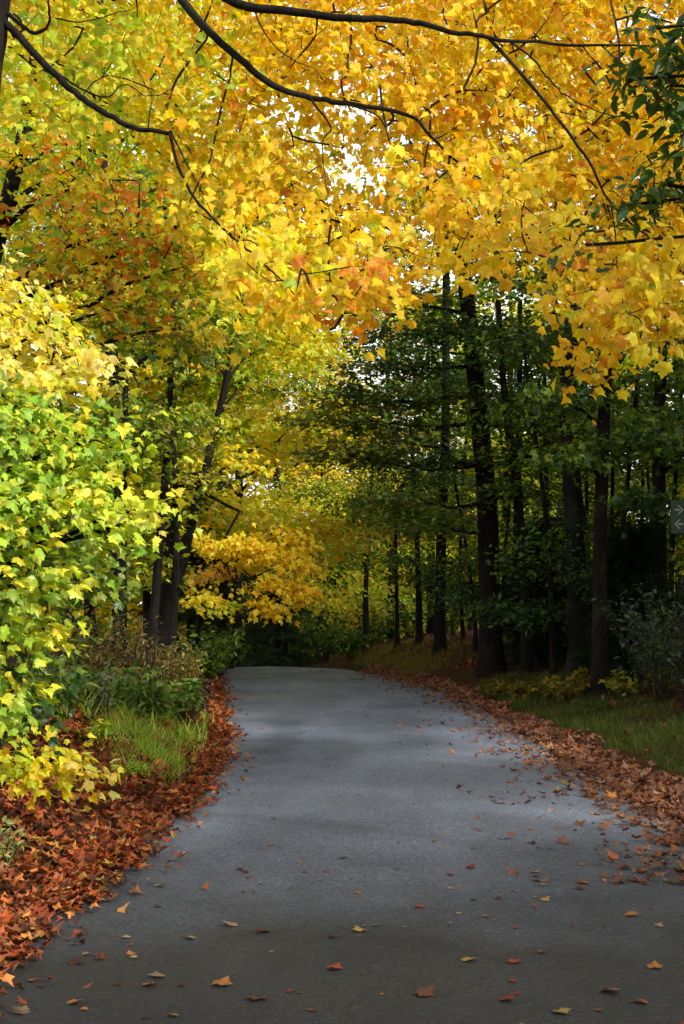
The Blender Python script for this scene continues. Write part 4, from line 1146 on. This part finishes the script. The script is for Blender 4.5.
# right bank
YF = [(.55, .42, .05), (.45, .38, .05), (.60, .40, .06), (.34, .33, .05)]
for i, (px, d, h, lab) in enumerate([
    (495, 23.5, .34, 'leftmost yellow seedling of the row under the dark right trunks'), (520, 22.8, .34, 'second yellow seedling in the row under the dark trunks'), (550, 22.2, .42, 'big yellow seedling left of the reddish trunk'),
    (566, 21.6, .46, 'brightest yellow seedling beside the reddish trunk'), (585, 21.9, .4, 'yellow seedling touching the foot of the reddish trunk'), (622, 21, .4, 'greenish seedling right of the reddish trunk'), (664, 20.0, .4, 'bronze tinged seedling at the right frame edge')]):
    plant('seedling', lab, 'seedling', px, d, h, 12, 9, 'maple_low', .12, [[tuple(.55 * q for q in c) for c in YF]] if i < 5 else [YF, OLIVE, GREEN], 1300 + i, .9, 'yellow leaved seedlings on the right bank')
GS = [(0.09, 0.117, 0.099), (0.063, 0.09, 0.0675), (0.117, 0.144, 0.126), (0.045, 0.0675, 0.045)]
for i, (px, d, h, lab) in enumerate([(664, 19.5, 1.8, 'grey green leafy shrub in the shade at the right frame edge'), (645, 21.0, 1.5, 'grey green shrub left of the one at the right frame edge'), (690, 18.5, 1.5, 'grey green shrub cut by the right frame edge')]):
    plant('shrub', lab, 'shrub', px, d, h, 26, 20, 'oval', .10, [GS, DGREEN], 1400 + i, .55, 'grey green shrubs in the right shade')
for i, (px, d, h, lab) in enumerate([(350, 36, .9, 'low green bush at the right end of the road crest'), (325, 40, 1.5, 'green bush just behind the road crest'), (375, 38, 1.3, 'green bush behind the mossy bank'), (410, 39, 1.3, 'green bush between the thin pole stems'), (450, 36, 1.2, 'green bush behind the mid sized trunk'),
                                    (215, 30, 1.2, 'dark green bush on the left where the road meets the crest'), (200, 24, 1.1, 'green bush beside the road below the golden maple')]):
    plant('shrub', lab, 'shrub', px, d, h, 26, 20, 'oval', .15, [GREEN, DGREEN], 1500 + i, .7, 'green bushes around the road crest')


# trail sign with arrows at the right frame edge
def trail_sign():
    d = 19.0
    c = P(691, 517, d)
    g = gz(c[0], d + .05)
    root = empty('trail_sign', (c[0], d, g), 'dark green trail sign with two white arrows cut by the right frame edge', 'sign')

    def flat(name, c1, rough=.6):
        m, nt, N, L = mat(name)
        out = N.new('ShaderNodeOutputMaterial'); gg = N.new('ShaderNodeNewGeometry')
        n = N.new('ShaderNodeTexNoise'); n.inputs['Scale'].default_value = 9; n.inputs['Detail'].default_value = 6
        L.new(gg.outputs['Position'], n.inputs['Vector'])
        cr = N.new('ShaderNodeValToRGB'); cr.color_ramp.elements[0].color = (*[v * .75 for v in c1], 1); cr.color_ramp.elements[1].color = (*[min(1, v * 1.15) for v in c1], 1)
        L.new(n.outputs['Fac'], cr.inputs[0])
        p = N.new('ShaderNodeBsdfPrincipled'); p.inputs['Roughness'].default_value = rough
        L.new(cr.outputs[0], p.inputs['Base Color']); L.new(p.outputs[0], out.inputs[0])
        return m

    def box(name, lo, hi, m, parent):
        x0, y0, z0 = lo; x1, y1, z1 = hi
        V = np.array([(x0, y0, z0), (x1, y0, z0), (x1, y1, z0), (x0, y1, z0), (x0, y0, z1), (x1, y0, z1), (x1, y1, z1), (x0, y1, z1)])
        Q = np.array([(0, 3, 2, 1), (4, 5, 6, 7), (0, 1, 5, 4), (1, 2, 6, 5), (2, 3, 7, 6), (3, 0, 4, 7)])
        o = new_mesh(name, V, [Q], [m], parent)
        bv = o.modifiers.new('edge', 'BEVEL'); bv.width = .006; bv.segments = 2
        return o
    hz = c[2] - g
    box('post', (-.045, .02, -.3), (.045, .11, hz + .28), flat('post_wood', (.07, .045, .03), .9), root)
    pan = box('panel', (-.27, -.012, hz - .225), (.27, .017, hz + .225), flat('sign_green', (.006, .032, .013)), root)
    white = flat('sign_white', (.24, .25, .23))
    for s, zc in ((1, hz + .095), (-1, hz - .095)):
        X0 = -.165
        a = .055
        pts = []
        V = [(-a, -.012), (.012, -.012), (.012, .012), (-a, .012)]
        hd = [(-.02, .062), (.0, .062), (.062, 0), (.0, -.062), (-.02, -.062), (.036, 0)]
        VV = [(X0 + s * x, -.0145, zc + z) for x, z in V] + [(X0 + s * x, -.0147, zc + z) for x, z in hd]
        Q1 = np.array([(0, 1, 2, 3), (4, 5, 6, 9), (9, 6, 7, 8)])
        new_mesh('arrow', np.array(VV), [Q1], [white], pan)


trail_sign()

# ================================================================== LIGHT, SKY, CAMERA
SUN_AZ, SUN_EL = 130.0, 36.0
w = bpy.data.worlds.new('World'); sc.world = w
w.use_nodes = True
nt = w.node_tree; nt.nodes.clear()
wo = nt.nodes.new('ShaderNodeOutputWorld'); bg = nt.nodes.new('ShaderNodeBackground'); sky = nt.nodes.new('ShaderNodeTexSky')
sky.sky_type = 'NISHITA'; sky.sun_disc = False
sky.sun_elevation = R(SUN_EL); sky.sun_rotation = R(SUN_AZ)
sky.air_density = 1.0; sky.dust_density = 3.0; sky.ozone_density = 1.0
bg.inputs[1].default_value = 0.15
hz = nt.nodes.new('ShaderNodeHueSaturation'); hz.inputs['Saturation'].default_value = 0.85; hz.inputs['Value'].default_value = 1.6
nt.links.new(sky.outputs[0], hz.inputs['Color'])
# bright white autumn haze low over the horizon, clear sky overhead
tcw = nt.nodes.new('ShaderNodeTexCoord'); sx = nt.nodes.new('ShaderNodeSeparateXYZ'); nt.links.new(tcw.outputs['Generated'], sx.inputs[0])
mr = nt.nodes.new('ShaderNodeMapRange'); mr.interpolation_type = 'SMOOTHSTEP'
mr.inputs[1].default_value = 0.20; mr.inputs[2].default_value = 0.72; mr.inputs[3].default_value = 1.0; mr.inputs[4].default_value = 0.0
nt.links.new(sx.outputs['Z'], mr.inputs[0])
mxw = nt.nodes.new('ShaderNodeMixRGB'); mxw.inputs[2].default_value = (12.0, 12.2, 12.5, 1)
nt.links.new(mr.outputs[0], mxw.inputs[0]); nt.links.new(hz.outputs[0], mxw.inputs[1]); nt.links.new(mxw.outputs[0], bg.inputs[0]); nt.links.new(bg.outputs[0], wo.inputs[0])
sun = bpy.data.lights.new('sun', 'SUN'); sun.energy = 5.0; sun.angle = R(3.0); sun.color = (1.0, .95, .87)
so = bpy.data.objects.new('sun', sun); COL.objects.link(so)
dv = Vector((math.sin(R(SUN_AZ)) * math.cos(R(SUN_EL)), math.cos(R(SUN_AZ)) * math.cos(R(SUN_EL)), math.sin(R(SUN_EL))))
so.rotation_euler = dv.to_track_quat('Z', 'Y').to_euler()
so.location = (20, 20, 40)

cam = bpy.data.cameras.new('camera'); co = bpy.data.objects.new('camera', cam); COL.objects.link(co)
co.location = (0, 0, CAMZ); co.rotation_euler = (math.pi / 2 + PITCH, 0, 0)
cam.sensor_fit = 'VERTICAL'; cam.sensor_height = 36.0; cam.lens = F * 36.0 / 1024.0
cam.clip_start = 0.1; cam.clip_end = 2000
sc.camera = co
sc.render.resolution_x, sc.render.resolution_y = 684, 1024
sc.view_settings.view_transform = 'Standard'
sc.view_settings.look = 'None'
sc.view_settings.exposure = 0.0
sc.cycles.max_bounces = 8
sc.cycles.diffuse_bounces = 4
sc.cycles.transmission_bounces = 6
sc.cycles.use_denoising = True
